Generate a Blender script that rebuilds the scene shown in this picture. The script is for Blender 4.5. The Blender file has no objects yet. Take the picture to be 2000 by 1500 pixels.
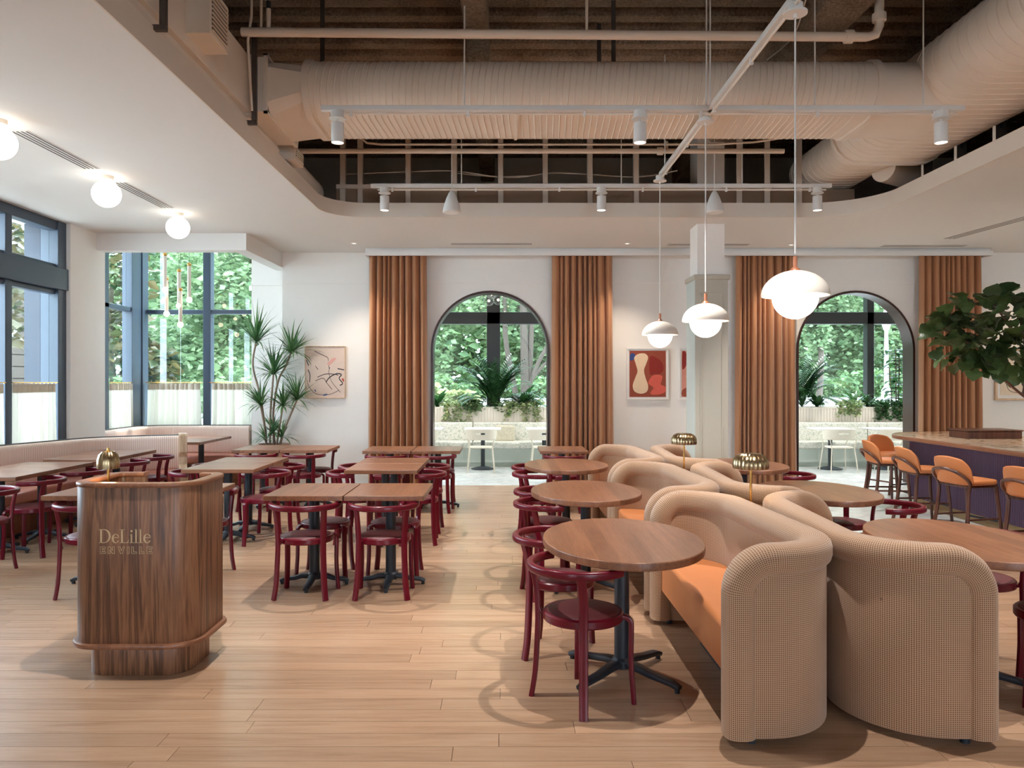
import bpy, bmesh, math, random
from mathutils import Vector, Matrix
RN = random.Random(11)
SC = bpy.context.scene
COL = SC.collection
PI = math.pi
# ------------------------------------------------------------------ camera, sky, sun, exposure
cam_d = bpy.data.cameras.new('camera'); cam = bpy.data.objects.new('camera', cam_d); COL.objects.link(cam)
cam.location = (0, 0, 1.6); cam.rotation_euler = (PI/2, 0, 0)
cam_d.sensor_width = 36; cam_d.lens = 36*1500/2000
cam_d.shift_x = 16/2000; cam_d.shift_y = -4/2000
cam_d.clip_end = 200
SC.camera = cam
w = bpy.data.worlds.new('sky'); SC.world = w; w.use_nodes = True
w.node_tree.nodes['Background'].inputs[0].default_value = (0.75, 0.91, 1.08, 1)
w.node_tree.nodes['Background'].inputs[1].default_value = 13.0
sun_d = bpy.data.lights.new('sun', 'SUN'); sun = bpy.data.objects.new('sun', sun_d); COL.objects.link(sun)
sun_d.energy = 5.0; sun_d.angle = 0.03; sun_d.color = (1, .95, .85)
sun.rotation_euler = (math.radians(-24), math.radians(14), 0)
SC.view_settings.view_transform = 'Standard'; SC.view_settings.look = 'None'
SC.view_settings.exposure = 0.24; SC.view_settings.gamma = 1; SC.view_settings.use_curve_mapping = False
cy = SC.cycles
cy.use_denoising = True; cy.max_bounces = 10; cy.diffuse_bounces = 5; cy.glossy_bounces = 4
cy.transparent_max_bounces = 24; cy.transmission_bounces = 6
cy.caustics_reflective = False; cy.caustics_refractive = False
cy.sample_clamp_indirect = 6.0
SPOT_W = 270.0       # each track spotlight
GLOBE_E = 4.5        # opal glass globes

# ------------------------------------------------------------------ helpers
class MB:
    def __init__(s): s.v = []; s.f = []; s.uv = {}
    def add(s, vs, fs, uvs=None):
        o = len(s.v); s.v += [tuple(p) for p in vs]
        for i, f in enumerate(fs):
            if uvs: s.uv[len(s.f)] = uvs[i]
            s.f.append(tuple(o+k for k in f))
        return s
    def box(s, x0, x1, y0, y1, z0, z1):
        v = [(x0,y0,z0),(x1,y0,z0),(x1,y1,z0),(x0,y1,z0),(x0,y0,z1),(x1,y0,z1),(x1,y1,z1),(x0,y1,z1)]
        return s.add(v, [(3,2,1,0),(4,5,6,7),(0,1,5,4),(1,2,6,5),(2,3,7,6),(3,0,4,7)])
    def obox(s, c, size, rz=0, M=None):
        a, b, h = size[0]/2, size[1]/2, size[2]/2
        M = M or Matrix.Rotation(rz, 3, 'Z'); c = Vector(c)
        v = [c + M @ Vector(p) for p in ((-a,-b,-h),(a,-b,-h),(a,b,-h),(-a,b,-h),(-a,-b,h),(a,-b,h),(a,b,h),(-a,b,h))]
        return s.add(v, [(3,2,1,0),(4,5,6,7),(0,1,5,4),(1,2,6,5),(2,3,7,6),(3,0,4,7)])
    def prism(s, poly, a, b, plane='xy'):
        # extrude a 2D polygon between a and b along the axis that is not in the plane
        n = len(poly)
        A = sum(poly[i][0]*poly[(i+1)%n][1]-poly[(i+1)%n][0]*poly[i][1] for i in range(n))
        if A < 0: poly = poly[::-1]
        def P(p, t):
            if plane == 'xy': return (p[0], p[1], t)
            if plane == 'xz': return (p[0], -t, p[1])
            return (t, p[0], p[1])
        if plane == 'xz': a, b = -b, -a
        vs = [P(p, a) for p in poly] + [P(p, b) for p in poly]
        fs = [tuple(range(n-1, -1, -1)), tuple(range(n, 2*n))]
        per = [0]
        for i in range(n): per.append(per[-1]+math.dist(poly[i], poly[(i+1)%n]))
        uvs = [[poly[k] for k in range(n-1,-1,-1)], list(poly)]
        for i in range(n):
            j = (i+1) % n
            fs.append((i, j, n+j, n+i)); uvs.append([(per[i],a),(per[i+1],a),(per[i+1],b),(per[i],b)])
        return s.add(vs, fs, uvs)
    def sweep(s, path, sec, up=(0,0,1), closed=False, caps=True, scale=None):
        P = [Vector(p) for p in path]; n = len(P); m = len(sec)
        ups = [Vector(u) for u in up] if isinstance(up, list) else [Vector(up)]*n
        L = [0.0]
        for i in range(1, n+1 if closed else n): L.append(L[-1]+(P[i%n]-P[i-1]).length)
        sp = [0.0]
        for k in range(m): sp.append(sp[-1]+math.dist(sec[k], sec[(k+1)%m]))
        vs = []
        for i in range(n):
            if closed: T = P[(i+1)%n]-P[i-1]
            else: T = P[min(i+1,n-1)]-P[max(i-1,0)]
            T.normalize()
            B = ups[i]-T*ups[i].dot(T); B.normalize(); N = B.cross(T)
            k = scale[i] if scale else 1.0
            vs += [P[i]+N*(a*k)+B*(b*k) for a, b in sec]
        fs = []; uvs = []
        for i in range(n if closed else n-1):
            j = (i+1) % n
            for k in range(m):
                l = (k+1) % m
                fs.append((i*m+k, i*m+l, j*m+l, j*m+k))
                uvs.append([(L[i],sp[k]),(L[i],sp[k+1]),(L[i+1],sp[k+1]),(L[i+1],sp[k])])
        if caps and not closed:
            fs.append(tuple(range(m-1,-1,-1))); uvs.append([sec[k] for k in range(m-1,-1,-1)])
            fs.append(tuple((n-1)*m+k for k in range(m))); uvs.append(list(sec))
        return s.add(vs, fs, uvs)
    def tube(s, path, r, n=10, **kw):
        sec = [(r*math.cos(2*PI*k/n), r*math.sin(2*PI*k/n)) for k in range(n)]
        P = [Vector(p) for p in path]
        if 'up' not in kw:
            d = (P[-1]-P[0]); 
            if d.length < 1e-6: d = P[1]-P[0]
            d = [abs(x) for x in d]
            kw['up'] = [(1,0,0),(0,1,0),(0,0,1)][d.index(min(d))]
        return s.sweep(path, sec, **kw)
    def lathe(s, prof, n=32, c=(0,0,0), wob=None):
        vs = []; fs = []
        m = len(prof)
        for i in range(n):
            a = 2*PI*i/n
            for r, z in prof:
                k = wob(a, z) if wob else 1
                vs.append((c[0]+r*k*math.cos(a), c[1]+r*k*math.sin(a), c[2]+z))
        for i in range(n):
            j = (i+1) % n
            for k in range(m-1):
                fs.append((i*m+k, j*m+k, j*m+k+1, i*m+k+1))
        s.add(vs, fs)
        return s
    def cyl(s, x, y, z0, z1, r, n=24, r2=None):
        r2 = r if r2 is None else r2
        return s.lathe([(0,z0),(r,z0),(r2,z1),(0,z1)], n, (x,y,0))
    def sphere(s, c, r, n=20, m=12, sz=1.0):
        return s.lathe([(r*math.sin(PI*k/m), -r*sz*math.cos(PI*k/m)) for k in range(m+1)], n, c)
    def mesh(s, name, bevel=0, seg=2, angle=38, smooth=True):
        me = bpy.data.meshes.new(name); me.from_pydata(s.v, [], s.f)
        if s.uv and not bevel:
            lay = me.uv_layers.new(name='UVMap'); flat = []
            for i, f in enumerate(s.f):
                u = s.uv.get(i) or [(0,0)]*len(f)
                for q in u: flat += [q[0], q[1]]
            lay.data.foreach_set('uv', flat)
        bm = bmesh.new(); bm.from_mesh(me)
        bmesh.ops.remove_doubles(bm, verts=bm.verts, dist=1e-5)
        if bevel:
            es = [e for e in bm.edges if len(e.link_faces) == 2 and e.calc_face_angle(0) > math.radians(30)]
            bmesh.ops.bevel(bm, geom=es, offset=bevel, segments=seg, profile=.5, affect='EDGES', clamp_overlap=True)
        bm.to_mesh(me); bm.free()
        if smooth:
            me.polygons.foreach_set('use_smooth', [True]*len(me.polygons))
            me.set_sharp_from_angle(angle=math.radians(angle))
        if bevel and smooth:
            vn = [Vector((0,0,0)) for _ in me.vertices]
            for q in me.polygons:
                k = q.normal*q.area
                for i in q.vertices: vn[i] += k
            me.normals_split_custom_set([vn[l.vertex_index].normalized() for l in me.loops])
        me.update()
        return me

def obj(name, mb, mat, parent=None, loc=(0,0,0), rz=0, **kw):
    me = mb.mesh(name, **kw) if isinstance(mb, MB) else mb
    if mat is not None and not len(me.materials): me.materials.append(mat)
    o = bpy.data.objects.new(name, me); COL.objects.link(o)
    o.location = loc; o.rotation_euler = (0, 0, rz)
    if parent: o.parent = parent
    return o
LABELS = {}
def tag(o, label, cat, group=None):
    assert 4 <= len(label.split()) <= 16, (len(label.split()), label)
    if label in LABELS and not group: raise ValueError('label twice: '+label)
    LABELS[label] = 1
    o['label'] = label; o['category'] = cat
    if group: o['group'] = group
    return o
def thing(name, label, cat, loc=(0,0,0), rz=0, group=None):
    o = bpy.data.objects.new(name, None); COL.objects.link(o); o.empty_display_size = .1
    o.location = loc; o.rotation_euler = (0, 0, rz)
    return tag(o, label, cat, group)
def struct(name, mb, mat, **kw):
    o = obj(name, mb, mat, **kw); o['kind'] = 'structure'; return o
def sbox(name, mat, *b, **kw): return struct(name, MB().box(*b), mat, **kw)
def stuff(o): o['kind'] = 'stuff'; return o
KIDS = {}
def copy_tree(o, parent=None):
    c = o.copy(); COL.objects.link(c)
    if parent is not None: c.parent = parent
    for ch in list(o.children): copy_tree(ch, c)
    return c
def dup(root, loc, rz, label, group=None):
    r = copy_tree(root); r.location = loc; r.rotation_euler = (0,0,rz)
    return tag(r, label, r['category'], group)
def circ(r, n=12, cx=0, cy=0): return [(cx+r*math.cos(2*PI*k/n), cy+r*math.sin(2*PI*k/n)) for k in range(n)]
def ell(a, b, n=48, cx=0, cy=0): return [(cx+a*math.cos(2*PI*k/n), cy+b*math.sin(2*PI*k/n)) for k in range(n)]
def rect(w, h): return [(-w/2,-h/2),(w/2,-h/2),(w/2,h/2),(-w/2,h/2)]
def rrect(w, h, r, n=4):
    o = []
    for cx, cy, a in ((w/2-r,h/2-r,0),(-w/2+r,h/2-r,90),(-w/2+r,-h/2+r,180),(w/2-r,-h/2+r,270)):
        for k in range(n+1):
            t = math.radians(a+90*k/n); o.append((cx+r*math.cos(t), cy+r*math.sin(t)))
    return o
def fillet(pts, radii, seg=10):
    out = []; n = len(pts)
    for i, p in enumerate(pts):
        r = radii[i] if isinstance(radii, (list,tuple)) else radii
        if i in (0, n-1) or r <= 0: out.append(Vector(p)); continue
        p = Vector(p); a = (Vector(pts[i-1])-p).normalized(); b = (Vector(pts[i+1])-p).normalized()
        ang = a.angle(b); d = r/math.tan(ang/2)
        c = p+(a+b).normalized()*(r/math.sin(ang/2))
        s = p+a*d-c; e = p+b*d-c; th = s.angle(e)
        for k in range(seg+1):
            t = k/seg
            out.append(c+(s*math.sin((1-t)*th)+e*math.sin(t*th))/math.sin(th))
    return out
def resample(pts, step):
    out = [Vector(pts[0])]
    for a, b in zip(pts[:-1], pts[1:]):
        a, b = Vector(a), Vector(b); n = max(1, round((b-a).length/step))
        for k in range(1, n+1): out.append(a.lerp(b, k/n))
    return out
def catmull(pts, seg=6, closed=True):
    out = []; n = len(pts); P = [Vector(p) for p in pts]
    rng = range(n) if closed else range(n-1)
    for i in rng:
        if closed: a, b, c, d = P[i-1], P[i], P[(i+1)%n], P[(i+2)%n]
        else: a, b, c, d = P[max(i-1,0)], P[i], P[i+1], P[min(i+2,n-1)]
        for k in range(seg):
            t = k/seg
            out.append(.5*((2*b)+(-a+c)*t+(2*a-5*b+4*c-d)*t*t+(-a+3*b-3*c+d)*t**3))
    if not closed: out.append(P[-1])
    return out
def offset2(pts, d):
    out = []; n = len(pts)
    for i in range(n):
        T = (pts[min(i+1,n-1)]-pts[max(i-1,0)]).normalized()
        out.append(pts[i]+Vector((-T.y, T.x))*d)
    return out

# ------------------------------------------------------------------ materials
def lin(r, g, b):
    f = lambda c: c/12.92 if c <= .04045 else ((c+.055)/1.055)**2.4
    return (f(r/255), f(g/255), f(b/255), 1)
class NT:
    def __init__(s, name):
        s.m = bpy.data.materials.new(name); s.m.use_nodes = True
        s.t = s.m.node_tree; s.b = s.t.nodes['Principled BSDF']; s.out = s.t.nodes['Material Output']
    def n(s, typ, **kw):
        x = s.t.nodes.new(typ)
        for k, v in kw.items():
            if k.startswith('i_'):
                key = k[2:]; key = int(key) if key.isdigit() else key.replace('_',' ')
                x.inputs[key].default_value = v
            else: setattr(x, k, v)
        return x
    def l(s, a, b): s.t.links.new(a, b)
    def ramp(s, fac, stops):
        r = s.n('ShaderNodeValToRGB'); e = r.color_ramp.elements
        while len(e) < len(stops): e.new(.5)
        for q, (p, c) in zip(e, stops): q.position = p; q.color = c
        s.l(fac, r.inputs[0]); return r.outputs[0]
    def mix(s, fac, a, b, mode='MIX'):
        x = s.n('ShaderNodeMix', data_type='RGBA', blend_type=mode)
        for v, k in ((fac,0),(a,6),(b,7)):
            if isinstance(v, (int,float,tuple)): x.inputs[k].default_value = v
            else: s.l(v, x.inputs[k])
        return x.outputs[2]
    def math(s, op, a, b=0.0, c=None):
        x = s.n('ShaderNodeMath', operation=op)
        for v, k in ((a,0),(b,1),(c,2)):
            if v is None: continue
            if isinstance(v, (int,float)): x.inputs[k].default_value = v
            else: s.l(v, x.inputs[k])
        return x.outputs[0]
    def bump(s, h, strength=.2, dist=.01):
        x = s.n('ShaderNodeBump', i_Strength=strength, i_Distance=dist); s.l(h, x.inputs['Height'])
        s.l(x.outputs[0], s.b.inputs['Normal'])
def plain(name, col, rough=.5, metal=0, var=.08, scale=9, bump=0, bscale=180, bdist=.002, spec=None, sheen=0, coat=0):
    t = NT(name); b = t.b
    b.inputs['Roughness'].default_value = rough; b.inputs['Metallic'].default_value = metal
    if spec is not None: b.inputs['Specular IOR Level'].default_value = spec
    if sheen: b.inputs['Sheen Weight'].default_value = sheen; b.inputs['Sheen Roughness'].default_value = .4
    if coat: b.inputs['Coat Weight'].default_value = coat; b.inputs['Coat Roughness'].default_value = .15
    tc = t.n('ShaderNodeTexCoord')
    no = t.n('ShaderNodeTexNoise', i_Scale=scale, i_Detail=3.0); t.l(tc.outputs['Object'], no.inputs['Vector'])
    c = t.mix(no.outputs[0], tuple(x*(1-var) for x in col[:3])+(1,), tuple(min(1,x*(1+var)) for x in col[:3])+(1,))
    t.l(c, b.inputs['Base Color'])
    if bump:
        n2 = t.n('ShaderNodeTexNoise', i_Scale=bscale, i_Detail=2.0); t.l(tc.outputs['Object'], n2.inputs['Vector'])
        t.bump(n2.outputs[0], bump, bdist)
    return t.m
def emit(name, col, e):
    t = NT(name); x = t.n('ShaderNodeEmission', i_Strength=e); x.inputs[0].default_value = col
    t.l(x.outputs[0], t.out.inputs[0]); return t.m
def wood(name, dark, mid, light, axis='x', rough=.35, board=0, bvar=.25, src='Object', stretch=16, scale=1.6, rand=None, coat=0, figure=.5, bax=None, ringw=.45, nobump=False):
    t = NT(name); b = t.b; b.inputs['Roughness'].default_value = rough
    if coat: b.inputs['Coat Weight'].default_value = coat; b.inputs['Coat Roughness'].default_value = .2
    tc = t.n('ShaderNodeTexCoord'); vec = tc.outputs[src]
    seed = None
    if rand == 'object':
        oi = t.n('ShaderNodeObjectInfo'); seed = oi.outputs['Random']
    elif rand == 'island':
        g = t.n('ShaderNodeNewGeometry'); seed = g.outputs['Random Per Island']
    bseed = None
    if board:
        sp = t.n('ShaderNodeSeparateXYZ'); t.l(vec, sp.inputs[0])
        cross = {'x':1,'y':0,'z':0}[axis] if bax is None else bax
        fl = t.math('FLOOR', t.math('DIVIDE', sp.outputs[cross], board))
        wn = t.n('ShaderNodeTexWhiteNoise', noise_dimensions='1D')
        if seed is None:
            oi = t.n('ShaderNodeObjectInfo'); fl = t.math('ADD', fl, t.math('MULTIPLY', oi.outputs['Random'], 91.7))
        t.l(fl, wn.inputs['W']); bseed = wn.outputs[0]
    sd = seed if seed is not None else bseed
    if sd is not None:
        cb = t.n('ShaderNodeCombineXYZ')
        k = t.math('MULTIPLY', sd, 37.0)
        for q in range(3): t.l(k, cb.inputs[q])
        va = t.n('ShaderNodeVectorMath', operation='ADD'); t.l(vec, va.inputs[0]); t.l(cb.outputs[0], va.inputs[1]); vec = va.outputs[0]
    sc = {'x':(1,stretch,stretch),'y':(stretch,1,stretch),'z':(stretch,stretch,1)}[axis]
    mp = t.n('ShaderNodeMapping'); mp.inputs['Scale'].default_value = sc; t.l(vec, mp.inputs[0])
    n1 = t.n('ShaderNodeTexNoise', i_Scale=scale*.45, i_Detail=3.0, i_Distortion=figure); t.l(mp.outputs[0], n1.inputs['Vector'])
    n2 = t.n('ShaderNodeTexNoise', i_Scale=scale*4, i_Detail=5.0, i_Roughness=.65); t.l(mp.outputs[0], n2.inputs['Vector'])
    # growth rings: fold the broad noise into bands
    ring = t.math('PINGPONG', t.math('MULTIPLY', n1.outputs[0], 6.0), 1.0)
    f = t.math('ADD', t.math('MULTIPLY', ring, ringw), t.math('ADD', t.math('MULTIPLY', n2.outputs[0], .6), (.45-ringw)*.5))
    c = t.ramp(f, [(.18, dark), (.5, mid), (.85, light)])
    if sd is not None:
        hv = t.n('ShaderNodeHueSaturation')
        t.l(t.math('ADD', t.math('MULTIPLY', sd, bvar*2), 1-bvar), hv.inputs['Value'])
        t.l(c, hv.inputs['Color']); c = hv.outputs[0]
    t.l(c, b.inputs['Base Color'])
    if not nobump: t.bump(n2.outputs[0], .025, .002)
    return t.m

M = {}
M['wall'] = plain('wall_paint', lin(242,239,234), .7, var=.015, bump=.03, bscale=300)
M['ceil'] = plain('ceiling_paint', lin(228,226,223), .8, var=.01)
M['tan'] = plain('tan_duct_paint', lin(232,219,204), .5, var=.05, scale=4)
M['tan_dk'] = plain('tan_shaded_paint', lin(150,124,102), .7, var=.12, scale=6)  # dim light behind the studs is put into this darker tan
M['galv'] = plain('dark_galvanised_steel', lin(92,86,82), .45, metal=.6, var=.2)
M['black'] = plain('black_powder_coat', lin(38,44,52), .42, var=.1)
M['frame'] = plain('slate_window_frame', lin(58,72,88), .35, var=.05)
M['frame_dk'] = plain('dark_bronze_frame', lin(40,38,40), .35, var=.08)
M['bronze'] = plain('bronze_arch_lining', lin(70,48,42), .3, metal=.25, var=.06)
M['red'] = plain('oxblood_lacquer', lin(100,11,30), .28, var=.06, spec=.4)
M['redleather'] = plain('oxblood_leather', lin(104,48,50), .5, var=.1, bump=.12, bscale=260)
M['orange'] = plain('tan_leather', lin(212,132,78), .48, var=.05, bump=.1, bscale=220)
M['pinkleather'] = plain('rose_leather', lin(204,132,112), .45, var=.05, bump=.08)
M['curtain'] = plain('rust_velvet', lin(174,122,86), .8, var=.03, scale=3, sheen=.3)
M['white'] = plain('white_metal', lin(232,230,226), .4, var=.02)
M['matte_white'] = plain('matte_white_shade', lin(236,226,212), .6, var=.02)
M['brass'] = plain('brass', lin(214,168,96), .22, metal=1, var=.08)
M['brass_dk'] = plain('aged_brass', lin(168,146,112), .26, metal=1, var=.1)
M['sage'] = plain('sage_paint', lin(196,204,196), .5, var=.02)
M['stone_panel'] = plain('putty_paint', lin(190,184,168), .55, var=.02)
M['purple'] = plain('aubergine_lacquer', lin(84,62,88), .35, var=.08)
M['darkwood'] = wood('dark_walnut_frame', lin(52,28,22), lin(86,50,38), lin(110,70,52), 'z', .35)
M['bark'] = plain('bark', lin(74,64,55), .9, var=.3, scale=14, bump=.6, bscale=40, bdist=.02)
M['stem'] = plain('pale_stem', lin(150,128,108), .8, var=.2, scale=30)
M['planter'] = plain('pale_beadboard', lin(222,212,200), .6, var=.03)
M['cream'] = plain('cream_woven_cord', lin(228,220,204), .7, var=.12, scale=60, bump=.4, bscale=150)
M['pot'] = plain('terracotta_pot', lin(190,150,126), .7, var=.08)
M['cap'] = plain('copper_wood_cap', lin(176,112,80), .4, var=.08)
M['globe'] = emit('opal_glass_lit', (1.0,.93,.82,1), GLOBE_E)
M['bulb'] = emit('small_bulb_lit', (1.0,.84,.62,1), 9.0)
M['lens'] = emit('spot_lens_lit', (1.0,.92,.8,1), 3.0)
M['walnut'] = wood('walnut_boards', lin(88,54,38), lin(130,85,60), lin(156,108,79), 'y', .33, board=.095, bvar=.17, stretch=14, scale=2.4, ringw=.2, nobump=True)
M['walnut_x'] = wood('walnut_boards_across', lin(86,53,37), lin(128,84,59), lin(154,106,78), 'x', .33, board=.11, bvar=.16, stretch=14, scale=2.4, ringw=.2, nobump=True)
M['walnut_v'] = wood('walnut_veneer', lin(50,30,22), lin(110,74,52), lin(150,106,76), 'z', .4, stretch=20, scale=2.2, board=.165, bvar=.09, figure=.9, src='Object')
M['palewood'] = wood('pale_oak', lin(176,140,106), lin(206,176,144), lin(222,196,168), 'z', .5)
M['oak'] = wood('oak_plank', lin(150,115,89), lin(171,136,108), lin(183,150,122), 'x', .27, stretch=14, scale=1.6, rand='object', bvar=.105, figure=.7, ringw=.3)
M['oak_far'] = wood('oak_plank_far', lin(150,115,89), lin(171,136,108), lin(183,150,122), 'x', .27, stretch=14, scale=1.6, rand='island', bvar=.105, figure=.7, ringw=.3)
M['gap'] = plain('dark_subfloor', lin(60,42,30), .9)
M['conc'] = plain('paving', lin(120,118,115), .85, var=.08)
M['lawn'] = plain('lawn_green', lin(80,100,52), .95, var=.35, scale=3)
M['siding'] = plain('weathered_siding', lin(84,76,70), .8, var=.1)

def fabric_check():
    t = NT('houndstooth_check_fabric'); t.b.inputs['Roughness'].default_value = .9
    t.b.inputs['Sheen Weight'].default_value = .25
    uv = t.n('ShaderNodeTexCoord'); sp = t.n('ShaderNodeSeparateXYZ'); t.l(uv.outputs['UV'], sp.inputs[0])
    def line(o):
        return t.math('PINGPONG', t.math('DIVIDE', o, .0043), 1.0)
    a, b = line(sp.outputs[0]), line(sp.outputs[1])
    v = t.math('MAXIMUM', a, b)
    c = t.ramp(v, [(.50, lin(116,77,54)), (.92, lin(212,175,140))])
    no = t.n('ShaderNodeTexNoise', i_Scale=3.0); t.l(uv.outputs['Object'], no.inputs['Vector'])
    c = t.mix(t.math('MULTIPLY', no.outputs[0], .18), c, lin(160,124,98))
    t.l(c, t.b.inputs['Base Color']); t.bump(v, .35, .0015)
    return t.m
M['check'] = fabric_check()
def stripe_fabric():
    t = NT('pink_pinstripe_fabric'); t.b.inputs['Roughness'].default_value = .85
    uv = t.n('ShaderNodeTexCoord'); sp = t.n('ShaderNodeSeparateXYZ'); t.l(uv.outputs['UV'], sp.inputs[0])
    a = t.math('PINGPONG', t.math('DIVIDE', sp.outputs[0], .012), 1.0)
    t.l(t.ramp(a, [(.3, lin(222,186,168)), (.7, lin(244,228,216))]), t.b.inputs['Base Color']); t.bump(a, .3, .002)
    return t.m
M['stripe'] = stripe_fabric()
def floral_fabric():
    t = NT('pale_floral_fabric'); t.b.inputs['Roughness'].default_value = .85
    tc = t.n('ShaderNodeTexCoord'); no = t.n('ShaderNodeTexNoise', i_Scale=26.0, i_Detail=4.0, i_Distortion=1.2); t.l(tc.outputs['Object'], no.inputs['Vector'])
    t.l(t.ramp(no.outputs[0], [(.40, lin(190,194,180)), (.5, lin(228,226,218)), (.6, lin(232,230,222)), (.66, lin(206,198,180))]), t.b.inputs['Base Color'])
    return t.m
M['floral'] = floral_fabric()
def marble_floor():
    t = NT('marble_tile'); t.b.inputs['Roughness'].default_value = .3
    tc = t.n('ShaderNodeTexCoord'); g = t.n('ShaderNodeNewGeometry')
    no = t.n('ShaderNodeTexNoise', i_Scale=5.0, i_Detail=6.0, i_Distortion=1.5); t.l(tc.outputs['Object'], no.inputs['Vector'])
    c = t.ramp(no.outputs[0], [(.35, lin(196,200,200)), (.55, lin(226,228,226)), (.7, lin(236,236,234))])
    c = t.mix(t.math('MULTIPLY', g.outputs['Random Per Island'], .35), c, lin(176,176,172))
    t.l(c, t.b.inputs['Base Color']); return t.m
M['tile'] = marble_floor()
def stone_top():
    t = NT('veined_peach_stone'); t.b.inputs['Roughness'].default_value = .12
    tc = t.n('ShaderNodeTexCoord')
    no = t.n('ShaderNodeTexNoise', i_Scale=3.2, i_Detail=7.0, i_Distortion=2.2); t.l(tc.outputs['Object'], no.inputs['Vector'])
    c = t.ramp(no.outputs[0], [(.30, lin(110,66,46)), (.38, lin(206,164,134)), (.5, lin(240,222,200)), (.66, lin(232,200,172)), (.74, lin(150,98,72))])
    t.l(c, t.b.inputs['Base Color']); return t.m
M['stone'] = stone_top()
def fireproof():
    t = NT('sprayed_fireproofing'); t.b.inputs['Roughness'].default_value = 1.0
    tc = t.n('ShaderNodeTexCoord')
    n1 = t.n('ShaderNodeTexNoise', i_Scale=38.0, i_Detail=6.0, i_Roughness=.7); t.l(tc.outputs['Object'], n1.inputs['Vector'])
    n2 = t.n('ShaderNodeTexNoise', i_Scale=2.0, i_Detail=3.0); t.l(tc.outputs['Object'], n2.inputs['Vector'])
    f = t.math('ADD', t.math('MULTIPLY', n1.outputs[0], .6), t.math('MULTIPLY', n2.outputs[0], .4))
    t.l(t.ramp(f, [(.36, lin(126,108,90)), (.52, lin(186,164,140)), (.64, lin(220,200,176))]), t.b.inputs['Base Color'])
    t.bump(n1.outputs[0], 1.0, .05); return t.m
M['spray'] = fireproof()
def glass(name, tint=(.96,.985,.975,1), refl=.9):
    t = NT(name)
    tr = t.n('ShaderNodeBsdfTransparent'); tr.inputs[0].default_value = tint
    gl = t.n('ShaderNodeBsdfGlossy'); gl.inputs['Roughness'].default_value = .0; gl.inputs[0].default_value = (refl,refl,refl,1)
    fr = t.n('ShaderNodeFresnel'); g = t.n('ShaderNodeNewGeometry')
    t.l(t.math('SUBTRACT', 1.5, t.math('MULTIPLY', g.outputs['Backfacing'], 1.5-1/1.5)), fr.inputs['IOR']); mx = t.n('ShaderNodeMixShader')
    t.l(fr.outputs[0], mx.inputs[0]); t.l(tr.outputs[0], mx.inputs[1]); t.l(gl.outputs[0], mx.inputs[2]); t.l(mx.outputs[0], t.out.inputs[0])
    return t.m
M['glass'] = glass('window_glass')
def sheer(nm='sheer_linen', c1=lin(236,232,224), c2=lin(232,231,224), k=.45):
    t = NT(nm)
    d = t.n('ShaderNodeBsdfDiffuse'); d.inputs[0].default_value = c1
    tl = t.n('ShaderNodeBsdfTranslucent'); tl.inputs[0].default_value = c2
    tc = t.n('ShaderNodeTexCoord'); wv = t.n('ShaderNodeTexNoise', i_Scale=220.0); t.l(tc.outputs['Object'], wv.inputs['Vector'])
    mx = t.n('ShaderNodeMixShader'); t.l(t.math('ADD', t.math('MULTIPLY', wv.outputs[0], .2), k), mx.inputs[0])
    t.l(d.outputs[0], mx.inputs[1]); t.l(tl.outputs[0], mx.inputs[2])
    t.l(mx.outputs[0], t.out.inputs[0]); return t.m
M['sheer'] = sheer()
def leafmat(name, a, b, trans=.35, rough=.45, src='island'):
    t = NT(name); t.b.inputs['Roughness'].default_value = rough
    if src == 'island': r = t.n('ShaderNodeNewGeometry').outputs['Random Per Island']
    else: r = t.n('ShaderNodeObjectInfo').outputs['Random']
    c = t.mix(r, a, b); t.l(c, t.b.inputs['Base Color'])
    tl = t.n('ShaderNodeBsdfTranslucent'); t.l(c, tl.inputs[0])
    mx = t.n('ShaderNodeMixShader'); mx.inputs[0].default_value = trans
    t.l(t.b.outputs[0], mx.inputs[1]); t.l(tl.outputs[0], mx.inputs[2]); t.l(mx.outputs[0], t.out.inputs[0])
    return t.m
M['leaf_out'] = leafmat('tree_leaves', lin(86,116,78), lin(146,168,124), .45, .6)
M['leaf_mag'] = leafmat('magnolia_leaves', lin(30,58,36), lin(110,98,62), .2, .25)
M['leaf_hedge'] = leafmat('hedge_leaves', lin(70,104,66), lin(122,150,98), .35, .6)
M['leaf_pale'] = leafmat('pale_grass', lin(128,142,88), lin(160,170,120), .4, .7)
M['leaf_palm'] = leafmat('palm_leaves', lin(28,72,40), lin(66,112,58), .25)
M['leaf_drac'] = leafmat('dragon_tree_leaves', lin(40,88,50), lin(104,148,88), .25)
M['leaf_vine'] = leafmat('variegated_vine', lin(72,120,62), lin(206,212,160), .3)
M['leaf_fig'] = leafmat('fig_leaves', lin(42,60,34), lin(90,112,62), .18, .38, 'object')
M['conc_bounce'] = plain('pale_bounce_paving', lin(196,192,186), .85, var=.06)  # unseen side ground, made pale to bounce daylight onto the ceiling
M['fin'] = plain('slate_cladding', lin(42,53,68), .6)
# ------------------------------------------------------------------ the room
YW = 12.0            # face of the back wall
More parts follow.
